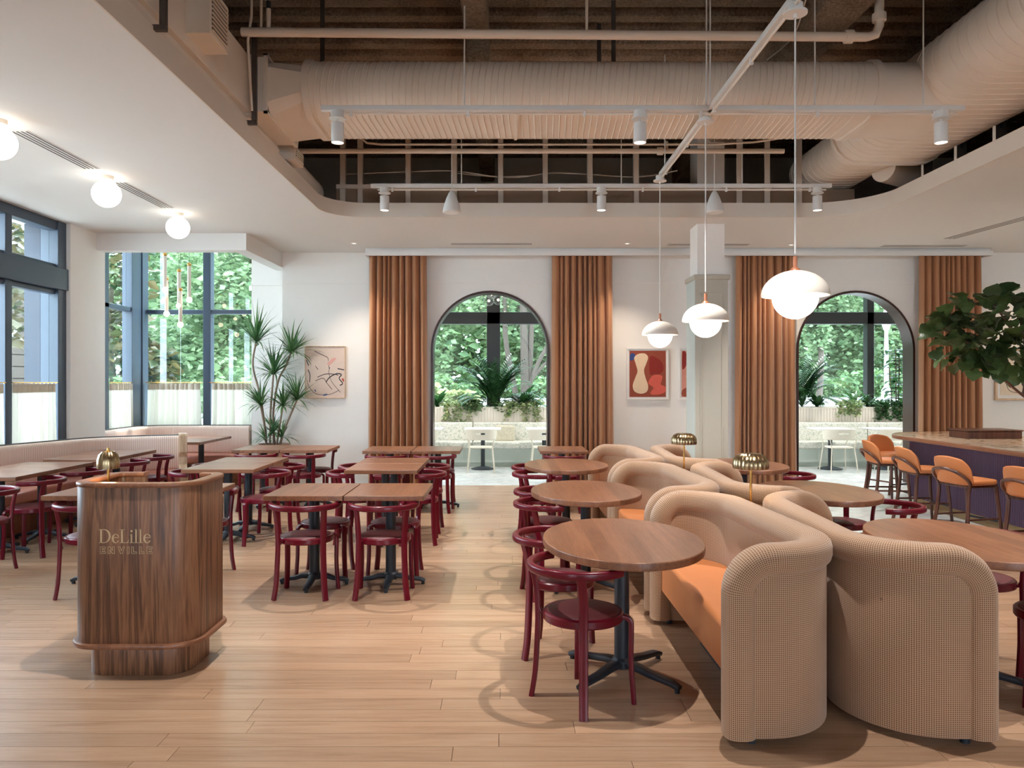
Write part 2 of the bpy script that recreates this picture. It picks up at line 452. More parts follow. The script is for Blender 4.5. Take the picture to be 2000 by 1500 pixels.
# floor: single oak planks near the lens, the far ones joined, pale tile beyond
floor = sbox('floor', M['gap'], -6.1, 9.2, -9.2, 12.75, -.12, -.008)
tile_base = sbox('floor_tile', M['tile'], -2.75, 9.2, 12.28, 15.9, -.12, -.002)
PW = .127
plank_mesh = {}
far = MB()
y = -8.95; row = 0
while y < 12.6:
    x = -6.0 - RN.random()*1.6
    xmax = 9.0 if y < 7.62 else (3.1 if y < 11.86 else -3.5)
    while x < xmax:
        L = RN.choice((.9, 1.2, 1.5, 1.8, 2.1))
        a, b = x, min(x+L, xmax)
        near = 2.9 < y < 5.45 and b > -.70*y-.3 and a < .72*y+.3
        g = .0022
        if near:
            key = round(b-a, 3)
            if key not in plank_mesh:
                plank_mesh[key] = MB().box(-key/2+g/2, key/2-g/2, -PW/2+g/2, PW/2-g/2, -.0075, 0).mesh('plank', smooth=False)
            obj('plank', plank_mesh[key], M['oak'], floor, loc=((a+b)/2, y+PW/2, 0))
        elif b > -6.0:
            far.box(a+g/2, b-g/2, y+g/2, y+PW-g/2, -.0075, 0)
        x = b
    y += PW; row += 1
stuff(obj('plank_field', far, M['oak_far'], floor, smooth=False))
tl = MB()
def tiles(x0, x1, y0, y1):
    s = .46; d = s/math.sqrt(2); j = 0
    yy = y0+d
    while yy < y1-d*.2:
        xx = x0+d+(d if j % 2 else 0)
        while xx < x1-d*.5:
            if yy < y1-d*.9 and xx < x1-d*.9:
                q = d-.004
                tl.add([(xx-q,yy,0),(xx,yy-q,0),(xx+q,yy,0),(xx,yy+q,0)], [(0,1,2,3)])
            xx += 2*d
        yy += d; j += 1
tiles(-2.75, 9.0, 11.93, 15.8); tiles(3.12, 9.0, 7.66, 11.9)
sb = MB().box(3.1, 9.0, 7.66, 12.28, -.0075, -.0015); sb.box(-3.46, 3.1, 11.9, 12.28, -.0075, -.0015)
obj('tile_bed', sb, M['tile'], tile_base)
stuff(obj('tile_field', tl, M['tile'], tile_base, smooth=False))

# dropped ceiling with the big rounded opening
ZC, ZT = 3.62, 3.78
XL, XR, YB = -2.16, 4.45, 9.39
cm = MB()
cm.box(-5.9, XL, -9.2, 10.43, ZC, ZT); cm.box(-3.6, XL, 10.43, 12.0, ZC, ZT)
cm.box(XL, XR, YB, 12.0, ZC, ZT); cm.box(XR, 9.1, -9.2, 12.0, ZC, ZT); cm.box(XL, XR, -9.2, -.3, ZC, ZT)
open_path = fillet([(XL,-.3),(XL,YB),(XR,YB),(XR,-.3)], [0,.5,.75,0], 14)
h = len(open_path)//2
cm.prism([(XL,YB)]+[tuple(p) for p in open_path[1:h]], ZC, ZT)
cm.prism([(XR,YB)]+[tuple(p) for p in open_path[h:-1]], ZC, ZT)
struct('ceiling', cm, M['ceil'], smooth=False)
M['fascia'] = plain('opening_fascia_paint', lin(224,212,198), .6, var=.02)
struct('trim_1', MB().sweep([(p.x, p.y, 3.70) for p in open_path], rect(.012, .176)), M['fascia'])
sbox('ceiling_bay', M['ceil'], -6.2, -3.4, 10.43, 12.75, 3.95, 4.05)
# sprayed steel deck with ribs running across the room
pr = [(-9.2, 5.32)]
y = -9.2
while y < 12.7:
    pr += [(y, 5.08), (y+.13, 5.08), (y+.17, 5.16), (y+.27, 5.16)]; y += .30
pr += [(y, 5.08), (y, 5.32)]
struct('ceiling_deck', MB().prism(pr, -6.2, 9.2, 'yz'), M['spray'], smooth=False)
def beam(name, x0, x1, zb):
    m = MB().box(x0, x1, -2.0, 12.0, zb, 5.12)
    return struct(name, m, M['spray'], bevel=.03)
beam('beam', -.36, -.14, 4.72); beam('beam', 2.62, 3.0, 4.66)

# back wall with two arches
AR, SPR = .925, 2.10
ARCH = (-.214, 5.492)
def arch_pts(cx, r, n=32): return [(cx+r*math.cos(PI-PI*k/n), SPR+r*math.sin(PI-PI*k/n)) for k in range(n+1)]
wb = MB(); ZW = 5.15
xs = [-3.46, ARCH[0]-AR, ARCH[0]+AR, ARCH[1]-AR, ARCH[1]+AR, 9.1]
for a, b in ((0,1),(2,3),(4,5)): wb.box(xs[a], xs[b], YW, YW+.28, 0, ZW)
for cx in ARCH: wb.prism(arch_pts(cx, AR)+[(cx+AR, ZW),(cx-AR, ZW)], YW, YW+.28, 'xz')
struct('wall_back', wb, M['wall'], smooth=False)
for i, cx in enumerate(ARCH):
    r = AR-.017
    p = [(cx-r, YW+.135, 0), (cx-r, YW+.135, 1.0), (cx-r, YW+.135, SPR)]
    p = [(cx-r,0),(cx-r,.7),(cx-r,1.4)]+arch_pts(cx, r)+[(cx+r,1.4),(cx+r,.7),(cx+r,0)]
    struct('trim_%d' % (2+i), MB().sweep([(x, YW+.135, z) for x, z in p], rect(.034, .31), up=(0,1,0)), M['bronze'])
mo = MB(); bb = MB()
segs = [(-3.46, ARCH[0]-AR-.03, 0), (ARCH[0]+AR+.03, ARCH[1]-AR-.03, 0), (ARCH[1]+AR+.03, 9.0, 0)]
for a, b, _ in segs: bb.box(a, b, YW-.016, YW, 0, .14)
mo.box(-3.46, 9.0, YW-.022, YW, 3.15, 3.22); mo.box(-3.46, 9.0, YW-.012, YW, 3.13, 3.15)
struct('trim_4', mo, M['wall'], smooth=False); struct('baseboard_back', bb, M['wall'], smooth=False)
# pelmet that carries the curtains
pm = MB().box(-2.09, 7.36, 11.55, 11.60, 3.505, 3.575); pm.box(-2.09,7.36,11.60,11.66,3.575,3.62); pm.box(-2.09,-2.05,11.60,12.0,3.505,3.575); pm.box(7.32,7.36,11.60,12.0,3.505,3.575)
struct('trim_5', pm, M['ceil'], smooth=False)

# alcove and bay at the far left
struct('wall_alcove', MB().box(-4.06, -3.46, 12.36, 12.75, 0, 5.15).box(-3.5,-3.46,12.28,12.36,0,5.15), M['wall'], smooth=False)
am = MB().box(-4.06, -3.46, 12.335, 12.36, 3.15, 3.22)
struct('trim_6', am, M['wall'], smooth=False)
hd = MB().box(-5.53, -3.70, 10.43, 10.63, 3.39, 3.95)
hd.prism([(-3.70,10.43),(-3.50,10.43),(-3.46,12.0),(-3.46,12.36),(-3.66,12.36)], 3.39, 3.95)
struct('trim_7', hd, M['ceil'], smooth=False)
wp = struct('wall_pier', MB().box(-5.70, -5.53, 9.80, 10.65, 0, 4.0), M['wall'], smooth=False)
obj('outer_cladding', MB().box(-6.12, -5.70, 9.80, 10.65, 0, 4.0), M['fin'], wp, smooth=False)
up = MB().box(-6.2,-5.66,-9.2,10.0,3.62,5.15).box(-5.80,-5.60,-9.2,4.35,0,3.62).box(-6.2,-5.9,10.0,12.75,3.95,5.15).box(-6.2,-3.4,12.55,12.75,3.95,5.15)  # near stretch, out of view, closed off to hold back daylight
struct('wall_left', up, M['wall'], smooth=False)
sbox('wall_right', M['wall'], 9.0, 9.2, -9.2, 16.0, 0, 5.15)
YR = -9.0
rw = MB().box(-6.1, 9.2, YR-.2, YR, 3.3, 5.15).box(-6.1, 9.2, YR-.2, YR, 0, .85)
for a, b in ((-6.1,-5.6),(-3.9,2.5),(6.6,9.2)): rw.box(a, b, YR-.2, YR, .85, 3.3)  # openings out of view, sized to let in frontal fill daylight
struct('wall_rear', rw, M['wall'], smooth=False)

def window(n, members, panes, mat='frame'):
    r = None
    for i, (nm, b) in enumerate(members):
        m = MB().box(*b)
        if r is None:
            r = struct('window_%d' % n, m, M[mat], bevel=.006, seg=1)
        else: obj(nm, m, M[mat], r, bevel=.006, seg=1)
    for b in panes: obj('pane', MB().box(*b), M['glass'], r, smooth=False)
    return r
# main left window wall
mem = [('head_rail', (-5.74,-5.60,4.35,9.80,3.50,3.62)), ('transom_beam', (-5.74,-5.55,4.35,9.80,2.76,3.03)), ('sill_wall', (-5.74,-5.62,4.35,9.80,0,.35)),
       ('transom', (-5.72,-5.62,4.35,9.80,3.03,3.08)), ('transom', (-5.72,-5.62,4.35,9.80,2.70,2.76)), ('end_post', (-5.80,-5.58,9.62,9.80,0,3.62))]
pan = []
yy = 8.69
while yy > 4.4:
    mem.append(('mullion', (-5.80,-5.60,yy-.06,yy+.06,.35,3.5)))
    pan.append((-5.70,-5.694,yy+.06,min(yy+.93,9.62),.35,2.74))
    pan.append((-5.70,-5.694,yy+.06,min(yy+.93,9.62),3.05,3.5))
    yy -= 1.06
window(1, mem, pan)
# bay: side and back lights
window(2, [('post', (-6.02,-5.88,11.24,11.44,0,3.95)), ('post', (-6.02,-5.86,12.11,12.42,0,3.95)), ('corner_post', (-6.04,-5.84,12.42,12.62,0,3.95)),
           ('transom', (-6.0,-5.88,10.65,12.42,2.71,2.78)), ('sill_wall', (-6.0,-5.88,10.65,12.42,0,.8)), ('post', (-6.02,-5.88,10.65,10.72,0,3.95))],
       [(-5.96,-5.954,10.72,11.24,.8,2.71),(-5.96,-5.954,11.44,12.11,.8,2.71),(-5.96,-5.954,10.72,11.24,2.78,3.95),(-5.96,-5.954,11.44,12.11,2.78,3.95)])
window(3, [('mullion', (-4.905,-4.78,12.52,12.68,0,3.95)), ('transom', (-5.84,-4.06,12.54,12.66,2.71,2.78)), ('sill_wall', (-5.84,-4.06,12.54,12.66,0,.8)), ('end_post', (-4.10,-4.06,12.52,12.68,0,3.95))],
       [(-5.84,-4.905,12.6,12.606,.8,2.71),(-4.78,-4.1,12.6,12.606,.8,2.71),(-5.84,-4.905,12.6,12.606,2.78,3.95),(-4.78,-4.1,12.6,12.606,2.78,3.95)])

# the tiled garden room beyond the arches
YG = 15.7
sbox('wall_garden_left', M['wall'], -2.95, -2.75, 12.28, 15.9, 0, 3.75)
sbox('ceiling_garden', M['ceil'], -3.0, 9.2, 12.28, 15.95, 3.6, 3.75)
sbox('wall_garden_sill', M['sage'], -2.75, 9.0, YG-.05, YG+.15, 0, .85)
gm = [('transom_beam', (-2.75,9.0,YG-.09,YG+.1,2.78,3.02)), ('head_rail', (-2.75,9.0,YG-.06,YG+.1,3.5,3.6))]
for a, b in ((-.345,-.075),(-2.75,-2.6),(1.9,2.05),(3.75,3.9),(5.55,5.97),(7.39,7.53),(8.9,9.0)): gm.append(('mullion', (a,b,YG-.09,YG+.1,.85,3.6)))
gm[6] = ('mullion', (5.62,5.98,YG-.09,YG+.1,.85,3.6))
window(4, gm, [(-2.6,8.9,YG+.02,YG+.026,.85,2.78),(-2.6,8.9,YG+.02,YG+.026,3.02,3.5)], 'frame_dk')

# column by the booths: plastered above, panelled sage casing below
cs = MB().box(2.47,2.816,9.80,10.18,0,5.1)
col = struct('column', cs, M['wall'], smooth=False)
cc = MB().box(2.435,2.85,9.765,10.215,0,2.90)
case = obj('casing', cc, M['stone_panel'], col, smooth=False)
obj('casing_side', MB().box(2.429,2.435,9.765,10.215,0,2.90), M['sage'], col, smooth=False)  # left face in a paler, cooler tone than the front
obj('cap_moulding', MB().box(2.41,2.875,9.74,10.24,2.90,2.965), M['stone_panel'], col, bevel=.012)
pf = MB()
for x0, x1, z0, z1 in ((2.50,2.785,2.72,2.735),(2.50,2.785,.3,.315),(2.50,2.515,.3,2.735),(2.77,2.785,.3,2.735)): pf.box(x0,x1,9.757,9.765,z0,z1)
obj('panel_moulding', pf, M['stone_panel'], col, smooth=False)

# ------------------------------------------------------------------ outdoors
gr = MB().box(-40,40,16.2,60,-.4,-.2); 
struct('ground', gr, M['lawn'], smooth=False)
struct('pavement_side', MB().box(-40,-6.2,-30,16.2,-.4,-.2).box(-6.2,40,-30,-9.25,-.4,-.2), M['conc_bounce'], smooth=False)
rd = MB(); rd.add([(-30,17,.35),(40,17,.45),(40,25.5,1.15),(-30,25.5,1.0),(-30,17,-.2),(40,17,-.2),(40,25.5,-.2),(-30,25.5,-.2)], [(0,1,2,3),(0,4,5,1),(1,5,6,2),(2,6,7,3),(3,7,4,0)])
struct('pavement', rd, M['conc'], smooth=False)

def leaf_quads(mb, pts, size, up=.3, fold=.25, rn=RN):
    for p in pts:
        a = rn.random()*2*PI; z = rn.uniform(-.6,.35); s = size*rn.uniform(.6,1.3)
        d = Vector((math.cos(a)*math.sqrt(1-z*z), math.sin(a)*math.sqrt(1-z*z), z))
        n = Vector((rn.uniform(-1,1), rn.uniform(-1,1), rn.uniform(.1,1.2))); e = d.cross(n); e.normalize()
        p = Vector(p); t = p+d*s; m = p+d*(s*.5)+Vector((0,0,fold*s*.3))
        mb.add([p, m+e*(s*.32), t, m-e*(s*.32)], [(0,1,2,3)])
def blob(c, r, n, rn=RN, fill=.35):
    out = []
    for _ in range(n):
        v = Vector((rn.gauss(0,1), rn.gauss(0,1), rn.gauss(0,1))); v.normalize()
        k = (fill+(1-fill)*rn.random())**.6
        out.append((c[0]+v.x*r[0]*k, c[1]+v.y*r[1]*k, c[2]+v.z*r[2]*k))
    return out
def trunk_mesh(paths):
    m = MB()
    for pts, r0, r1 in paths:
        q = catmull(pts, 5, closed=False); n = len(q)
        m.tube(q, 1.0, 9, scale=[r0+(r1-r0)*i/(n-1) for i in range(n)], up=(0,1,0) if abs(q[-1].y-q[0].y) < abs(q[-1].x-q[0].x)+.5 else (1,0,0))
    return m
def tree(label, x, y, z0, hgt, crowns, leaf, size, n, trunks=None, name='tree', group=None):
    t = thing(name, label, 'tree', (x, y, z0), group=group)
    if trunks is None: trunks = [([(0,0,0),(.1,0,hgt*.3),(-.05,.1,hgt*.6),(.05,0,hgt*.85)], .10, .04)]
    obj('trunk', trunk_mesh(trunks), M['bark'], t)
    m = MB()
    for c, r in crowns: leaf_quads(m, blob(c, r, n), size)
    stuff(obj('foliage', m, M[leaf], t, smooth=False))
    return t
kinds = ['broad pale green tree', 'tall leafy street tree', 'feathery bright green tree', 'dense mid green tree', 'spreading light green tree']
spots = ['far left outside the bay window', 'outside behind the bay curtains', 'behind the pale grass seen through first arch', 'across the street behind first arch', 'across the street between the two arches',
         'at left across the street in second arch', 'across the street in middle of second arch', 'across the street at right of second arch', 'far right across the street beyond second arch']
for i, (x, y) in enumerate(((-13.5,24),(-8.8,23),(-3.6,29),(.6,31),(5.2,30),(9.6,30),(12.6,31),(15.6,30),(20,29))):
    cr = [((RN.uniform(-1.6,1.6), RN.uniform(-1,1), z), (2.0+RN.random()*.6, 1.5, 1.3)) for z in (1.6,2.6,3.6,4.6,5.8,7.2)]
    cr += [((RN.uniform(-2,2), RN.uniform(-.5,1), z), (1.8,1.2,1.1)) for z in (2,4,6)]
    tree(kinds[i % 5]+' '+spots[i], x, y, .6, 8, cr, 'leaf_out', .26, 1150)
for i, x in enumerate((-16,-11,-6,-1,4,9,14,19,24)):
    cr = [((RN.uniform(-1,1), RN.uniform(-.5,.5), z), (3.2,1.2,1.5)) for z in (1.2,3,5,7,9,11)]
    tree('dark wooded backdrop tree far across the street, ordinal %s from left' % ['one','two','three','four','five','six','seven','eight','nine'][i], x, 39, .6, 11, cr, 'leaf_hedge', .62, 950, group='wooded backdrop across the street')
# the forked trunk tree behind the first arch
tree('grey forked street tree right outside the first arch window', .55, 20, .3, 6, [((-.6,.3,4.2),(1.6,1,.8)),((1.0,.2,4.0),(1.4,1,.8)),((1.6,.4,3.2),(.6,.6,.35)),((-.9,.4,3.3),(.6,.5,.5))], 'leaf_out', .16, 900,
     [([(0,0,0),(.0,0,1.2),(-.02,0,2.3),(-.06,0,4.2)], .13, .09), ([(.02,0,.9),(.3,0,1.7),(.75,.05,2.5),(1.3,.1,3.2)], .07, .035), ([(-.1,0,.2),(-.3,.05,1.3),(-.5,.1,2.4),(-.55,.1,4.0)], .08, .06),
      ([(.1,0,1.25),(.5,0,1.75),(1.0,0,2.1)], .05, .03), ([(-.05,.05,0),(.12,.05,1.6),(.2,.1,4.2)], .09, .07)])
tree('weeping tree hanging low outside the second arch', 9.2, 22.5, .6, 6, [((-.9,0,4.2),(1.3,1,.9)),((.3,0,4.4),(1.3,1,.8)),((-.8,-.1,3.2),(.7,.6,.9)),((.0,0,2.9),(.35,.4,1.0)),((1.1,0,3.5),(.9,.6,.55))], 'leaf_out', .17, 1100)
tree('glossy magnolia with bronze leaf undersides outside bay', -7.75, 15.1, -.2, 4.4, [((0,0,z),(.75,.8,.6)) for z in (.6,1.3,2.0,2.8,3.6,4.4)]+[((.5,-.2,1.2),(.55,.5,.6)),((.75,.2,2.0),(.4,.5,.6))], 'leaf_mag', .25, 230)
tree('glossy magnolia outside left windows by siding wall', -9.0, 13.4, -.2, 4.4, [((0,0,z),(.7,.8,.6)) for z in (2.9,3.7,4.5)], 'leaf_mag', .25, 200)
tree('fine leaved weeping tree filling the bay window', -6.1, 16.8, -.2, 6, [((RN.uniform(-.9,1.0),RN.uniform(-.6,.6),z),(1.0,.7,.6)) for z in (2.0,2.4,2.9,3.3,3.8,4.3,4.8,5.4)]+[((-.2,.8,z),(1.5,.6,.8)) for z in (1.6,3,4.4)], 'leaf_out', .17, 750,
     [([(.9,0,0),(.8,0,1.4),(.75,0,2.6),(.6,0,4.5)], .12, .08), ([(.7,0,1.0),(.3,0,1.6),(-.3,0,2.4)], .07,.04)])
def hedge(label, x0, x1, y0, y1, z0, z1, n, leaf, size, name='hedge'):
    m = MB(); pts = []
    for _ in range(n):
        x = RN.uniform(x0,x1); yy = RN.choice((y0, RN.uniform(y0,y1))); zz = RN.uniform(z0,z1)+.18*math.sin(x*2.1)+.12*math.sin(x*5.3+1)
        pts.append((x,yy,zz))
    leaf_quads(m, pts, size)
    o = thing(name, label, 'hedge', ((x0+x1)/2, y0, z0))
    f = obj('foliage', m, M[leaf], o, loc=(-(x0+x1)/2, -y0, -z0), smooth=False); stuff(f)
    obj('core', MB().box(x0,x1,y0+.25,y1,z0-.4,z1-.25), M['lawn'], o, loc=(-(x0+x1)/2, -y0, -z0), smooth=False)
hedge('clipped green hedge along the street beyond second arch', 8.5, 20, 26, 27.5, 1.0, 1.85, 6000, 'leaf_hedge', .2)
hedge('rounded green shrubs along the street beyond first arch', -7, 8.3, 26, 27.5, .9, 1.6, 4500, 'leaf_hedge', .2, 'shrub_row')
hedge('pale feathery grass mound outside the first arch', -2.9, -.75, 21.6, 22.6, .4, 1.35, 2600, 'leaf_pale', .22, 'grass_mound')
hedge('low green shrub outside bay below magnolia', -8.4, -6.6, 14.2, 15.2, .2, 1.7, 1500, 'leaf_hedge', .16, 'shrub')
sd = thing('siding_building', 'building clad in weathered horizontal boards outside left windows', 'building', (-12, 17, -.2))
obj('wall', MB().box(-.6,1.0,-1.5,2.4,0,6), M['siding'], sd, smooth=False)
for k in range(22): obj('board', MB().box(1.0,1.03,-1.5,2.4,k*.27,k*.27+.245), M['siding'], sd, smooth=False)
lp = thing('street_lamp', 'white lantern street lamp beyond second arch window', 'lamp', (12.35, 24.8, 1.05))
obj('post', MB().lathe([(0,0),(.16,0),(.14,.3),(.07,.4),(.055,2.2),(.1,2.25),(.0,2.25)], 14), M['white'], lp)
obj('lantern', MB().lathe([(0,2.25),(.1,2.26),(.2,2.6),(.2,2.62),(0,2.62)], 6), M['white'], lp, smooth=False)
obj('cap', MB().lathe([(0,2.62),(.26,2.62),(.1,2.8),(.03,2.92),(0,2.92)], 6), M['white'], lp, smooth=False)
tag(obj('exterior_column', MB().box(-6.41,-6.35,10.33,10.62,-.2,5), M['fin'], bevel=.01), 'slate blue cladding fin outside the left end window', 'column')
# ------------------------------------------------------------------ oxblood armchair (built once, copied)
def rail_pts(r, a0, a1, n=24): return [(r*math.cos(a0+(a1-a0)*k/n), r*math.sin(a0+(a1-a0)*k/n)) for k in range(n+1)]
def make_chair(label, group=None):
    t = thing('dining_chair', label, 'chair', group=group)           # faces local +x
    obj('seat_frame', MB().lathe([(.165,.405),(.196,.405),(.202,.412),(.202,.443),(.196,.45),(.165,.45)], 40), M['red'], t)
    obj('seat_pad', MB().lathe([(0,.425),(.184,.425),(.187,.446),(.176,.455),(.12,.462),(0,.466)], 40), M['redleather'], t)
    a = math.radians(98)
    p = [(x-.02, y, .682) for x, y in rail_pts(.252, PI-a, PI+a, 30)]
    obj('back_rail', MB().sweep(p, rrect(.036, .042, .012, 3)), M['red'], t)
    for s in (1, -1):
        an = PI+s*math.radians(47); d = Vector((math.cos(an), math.sin(an), 0)); tv = (-d.y, d.x, 0)
        q = catmull([d*.262+Vector((0,0,0)), d*.243+Vector((0,0,.12)), d*.232+Vector((0,0,.3)), d*.229+Vector((0,0,.43)), d*.236+Vector((0,0,.55)), d*.246+Vector((-.016,0,.664))], 4, closed=False)
        m = MB().sweep(q, rrect(.026, .044, .007, 2), up=tv)
        m.sweep([d*.196+Vector((0,0,.43)), d*.214+Vector((0,0,.432)), d*.226+Vector((0,0,.455))], rrect(.02, .040, .006, 2), up=tv)
        obj('rear_leg', m, M['red'], t)
        an = s*math.radians(52); d = Vector((math.cos(an), math.sin(an), 0)); tv = (-d.y, d.x, 0)
        q = catmull([d*.195+Vector((0,0,.428)), d*.215+Vector((0,0,.428)), d*.236+Vector((0,0,.415)), d*.243+Vector((0,0,.38)), d*.242+Vector((0,0,.2)), d*.256+Vector((0,0,0))], 4, closed=False)
        obj('front_leg', MB().sweep(q, rrect(.024, .040, .007, 2), up=tv), M['red'], t)
    return t
chair0 = None
def chair(x, y, deg, label, group):
    global chair0
    deg += RN.uniform(-2.5, 2.5)
    if chair0 is None:
        chair0 = make_chair(label, group); chair0.location = (x, y, 0); chair0.rotation_euler = (0,0,math.radians(deg))
    else: dup(chair0, (x, y, 0), math.radians(deg), label, group)
CH = 'oxblood armchairs around the dining tables'

# ------------------------------------------------------------------ tables
def base_mesh(reach, ang, h, rc=.041):
    col = MB().lathe([(0,.045),(rc+.012,.045),(rc+.012,.085),(rc,.1),(rc,h-.012),(rc+.05,h-.01),(rc+.05,h),(0,h)], 24)
    feet = []
    for k in range(4):
        a = ang+k*PI/2; d = Vector((math.cos(a), math.sin(a), 0)); tv = (-d.y, d.x, 0)
        q = [d*.02+Vector((0,0,.068)), d*.10+Vector((0,0,.066)), d*(reach*.55)+Vector((0,0,.05)), d*(reach*.88)+Vector((0,0,.04)), d*reach+Vector((0,0,.026))]
        m = MB().sweep(q, rrect(.034, .056, .01, 2), up=tv, scale=[1.15,1.05,.92,.85,.7])
        m.cyl(d.x*(reach-.015), d.y*(reach-.015), 0, .02, .014, 10)
        feet.append(m)
    return col, feet
def ped_base(t, reach, ang, h):
    c, f = base_mesh(reach, ang, h)
    obj('column', c, M['black'], t)
    for m in f: obj('foot', m, M['black'], t)
sq0 = {}
def square_table(x0, x1, y0, y1, label, group='square walnut tables'):
    w, d = round(x1-x0, 2), round(y1-y0, 2)
    cx, cyy = (x0+x1)/2, (y0+y1)/2
    if (w, d) in sq0:
        return dup(sq0[(w, d)], (cx, cyy, 0), 0, label, group)
    t = thing('square_table', label, 'table', (cx, cyy, 0), group=group)
    obj('tabletop', MB().box(-w/2+.002, w/2-.002, -d/2+.002, d/2-.002, .712, .75), M['walnut' if d > w else 'walnut_x'], t, bevel=.004)
    ped_base(t, .27, 0, .712); sq0[(w, d)] = t
    return t
ov0 = []
def oval_table(cx, cyy, label):
    if ov0: return dup(ov0[0], (cx, cyy, 0), 0, label, 'oval walnut tables')
    t = thing('oval_table', label, 'table', (cx, cyy, 0), group='oval walnut tables')
    obj('tabletop', MB().prism(ell(.43,.6,72), .708, .75), M['walnut'], t, bevel=.007)
    ped_base(t, .365, PI/4, .708); ov0.append(t)
    return t
# near centre pair
square_table(-1.80,-1.20,5.72,6.45,'left walnut square table of the nearest pair in the centre')
square_table(-1.195,-.595,5.72,6.45,'right walnut square table of the nearest pair in the centre')
chair(-1.49,5.80,90,'oxblood armchair with back to lens at left table of nearest centre pair',CH)
chair(-.905,5.80,90,'oxblood armchair with back to lens at right table of nearest centre pair',CH)
chair(-1.48,6.38,-90,'oxblood armchair on far side of left table of nearest centre pair',CH)
chair(-.90,6.38,-90,'oxblood armchair on far side of right table of nearest centre pair',CH)
# second centre pair, one behind the other
square_table(-1.54,-.83,7.39,8.0,'nearer walnut table of the second centre pair, one behind the other')
square_table(-1.54,-.83,8.005,8.615,'farther walnut table of the second centre pair, one behind the other')
chair(-.86,7.68,182,'oxblood armchair at right of nearer table of second centre pair',CH)
chair(-.86,8.28,176,'oxblood armchair at right of farther table of second centre pair',CH)
chair(-1.50,7.74,8,'oxblood armchair at left of nearer table of second centre pair',CH)
chair(-1.50,8.30,2,'oxblood armchair at left of farther table of second centre pair',CH)
# third centre pair before the first curtain
square_table(-1.745,-1.145,9.45,10.18,'left walnut table of pair before the first rust curtain')
square_table(-1.14,-.54,9.45,10.18,'right walnut table of pair before the first rust curtain')
chair(-1.45,9.52,90,'oxblood armchair tucked at left table before the first rust curtain',CH)
chair(-.85,9.52,90,'oxblood armchair tucked at right table before the first rust curtain',CH)
chair(-1.45,10.11,-90,'oxblood armchair behind left table before the first rust curtain',CH)
chair(-.85,10.11,-90,'oxblood armchair behind right table before the first rust curtain',CH)
# left middle pair, one behind the other
square_table(-3.14,-2.43,7.46,8.07,'nearer of two pale sheened walnut tables beyond the host stand')
square_table(-3.14,-2.43,8.075,8.685,'farther of two pale sheened walnut tables beyond the host stand')
chair(-2.43,7.70,196,'oxblood armchair at right of nearer sheened table beyond host stand',CH)
chair(-2.44,8.33,182,'oxblood armchair at right of farther sheened table beyond host stand',CH)
chair(-3.10,7.80,-6,'oxblood armchair at left of nearer sheened table beyond host stand',CH)
chair(-3.10,8.38,0,'oxblood armchair at left of farther sheened table beyond host stand',CH)
# pair before the dragon tree
square_table(-3.405,-2.805,9.58,10.31,'left walnut table of pair before the potted dragon tree')
square_table(-2.80,-2.20,9.58,10.31,'right walnut table of pair before the potted dragon tree')
chair(-3.10,9.65,90,'oxblood armchair tucked at left table before the dragon tree',CH)
chair(-2.50,9.65,84,'oxblood armchair tucked at right table before the dragon tree',CH)
chair(-3.10,10.24,-90,'oxblood armchair behind left table before the dragon tree',CH)
chair(-2.50,10.24,-96,'oxblood armchair behind right table before the dragon tree',CH)
# pair half hidden by the host stand
square_table(-3.46,-2.86,5.73,6.46,'left walnut table of pair half hidden behind host stand')
square_table(-2.855,-2.255,5.73,6.46,'right walnut table of pair half hidden behind host stand')
chair(-3.09,5.80,86,'oxblood armchair beside left edge of the host stand',CH)
chair(-2.55,5.81,90,'oxblood armchair hidden behind the host stand, near side of table',CH)
chair(-3.14,6.38,-90,'oxblood armchair at far side of left table behind host stand',CH)
chair(-2.50,6.38,-92,'oxblood armchair at far side of right table behind host stand',CH)
# tables along the curved wall banquette
square_table(-5.07,-4.36,6.86,7.51,'wall banquette table nearest the lens at left edge')
square_table(-5.07,-4.36,7.515,8.165,'wall banquette table second from the lens at left edge')
square_table(-5.07,-4.36,8.44,9.04,'wall banquette table just left of brass lamp shade')
square_table(-5.07,-4.36,9.045,9.645,'wall banquette table farthest along, by the end panel')
chair(-4.38,6.42,178,'oxblood armchair just cut by the left edge of the picture',CH)
chair(-4.39,7.14,186,'oxblood armchair at first wall banquette table',CH)
chair(-4.37,7.84,182,'oxblood armchair at second wall banquette table',CH)
chair(-4.34,8.74,184,'oxblood armchair at third wall banquette table',CH)
chair(-4.32,9.34,188,'oxblood armchair at fourth wall banquette table',CH)
# bay tables and the lone square table
square_table(-4.99,-4.28,10.83,11.45,'nearer pale table in the bay by the cafe curtains')
square_table(-4.99,-4.28,11.455,12.075,'farther pale table in the bay by the cafe curtains')
square_table(.445,1.045,9.45,10.18,'walnut square table before the second rust curtain')
chair(.745,9.52,90,'oxblood armchair tucked at the square table before second rust curtain',CH)
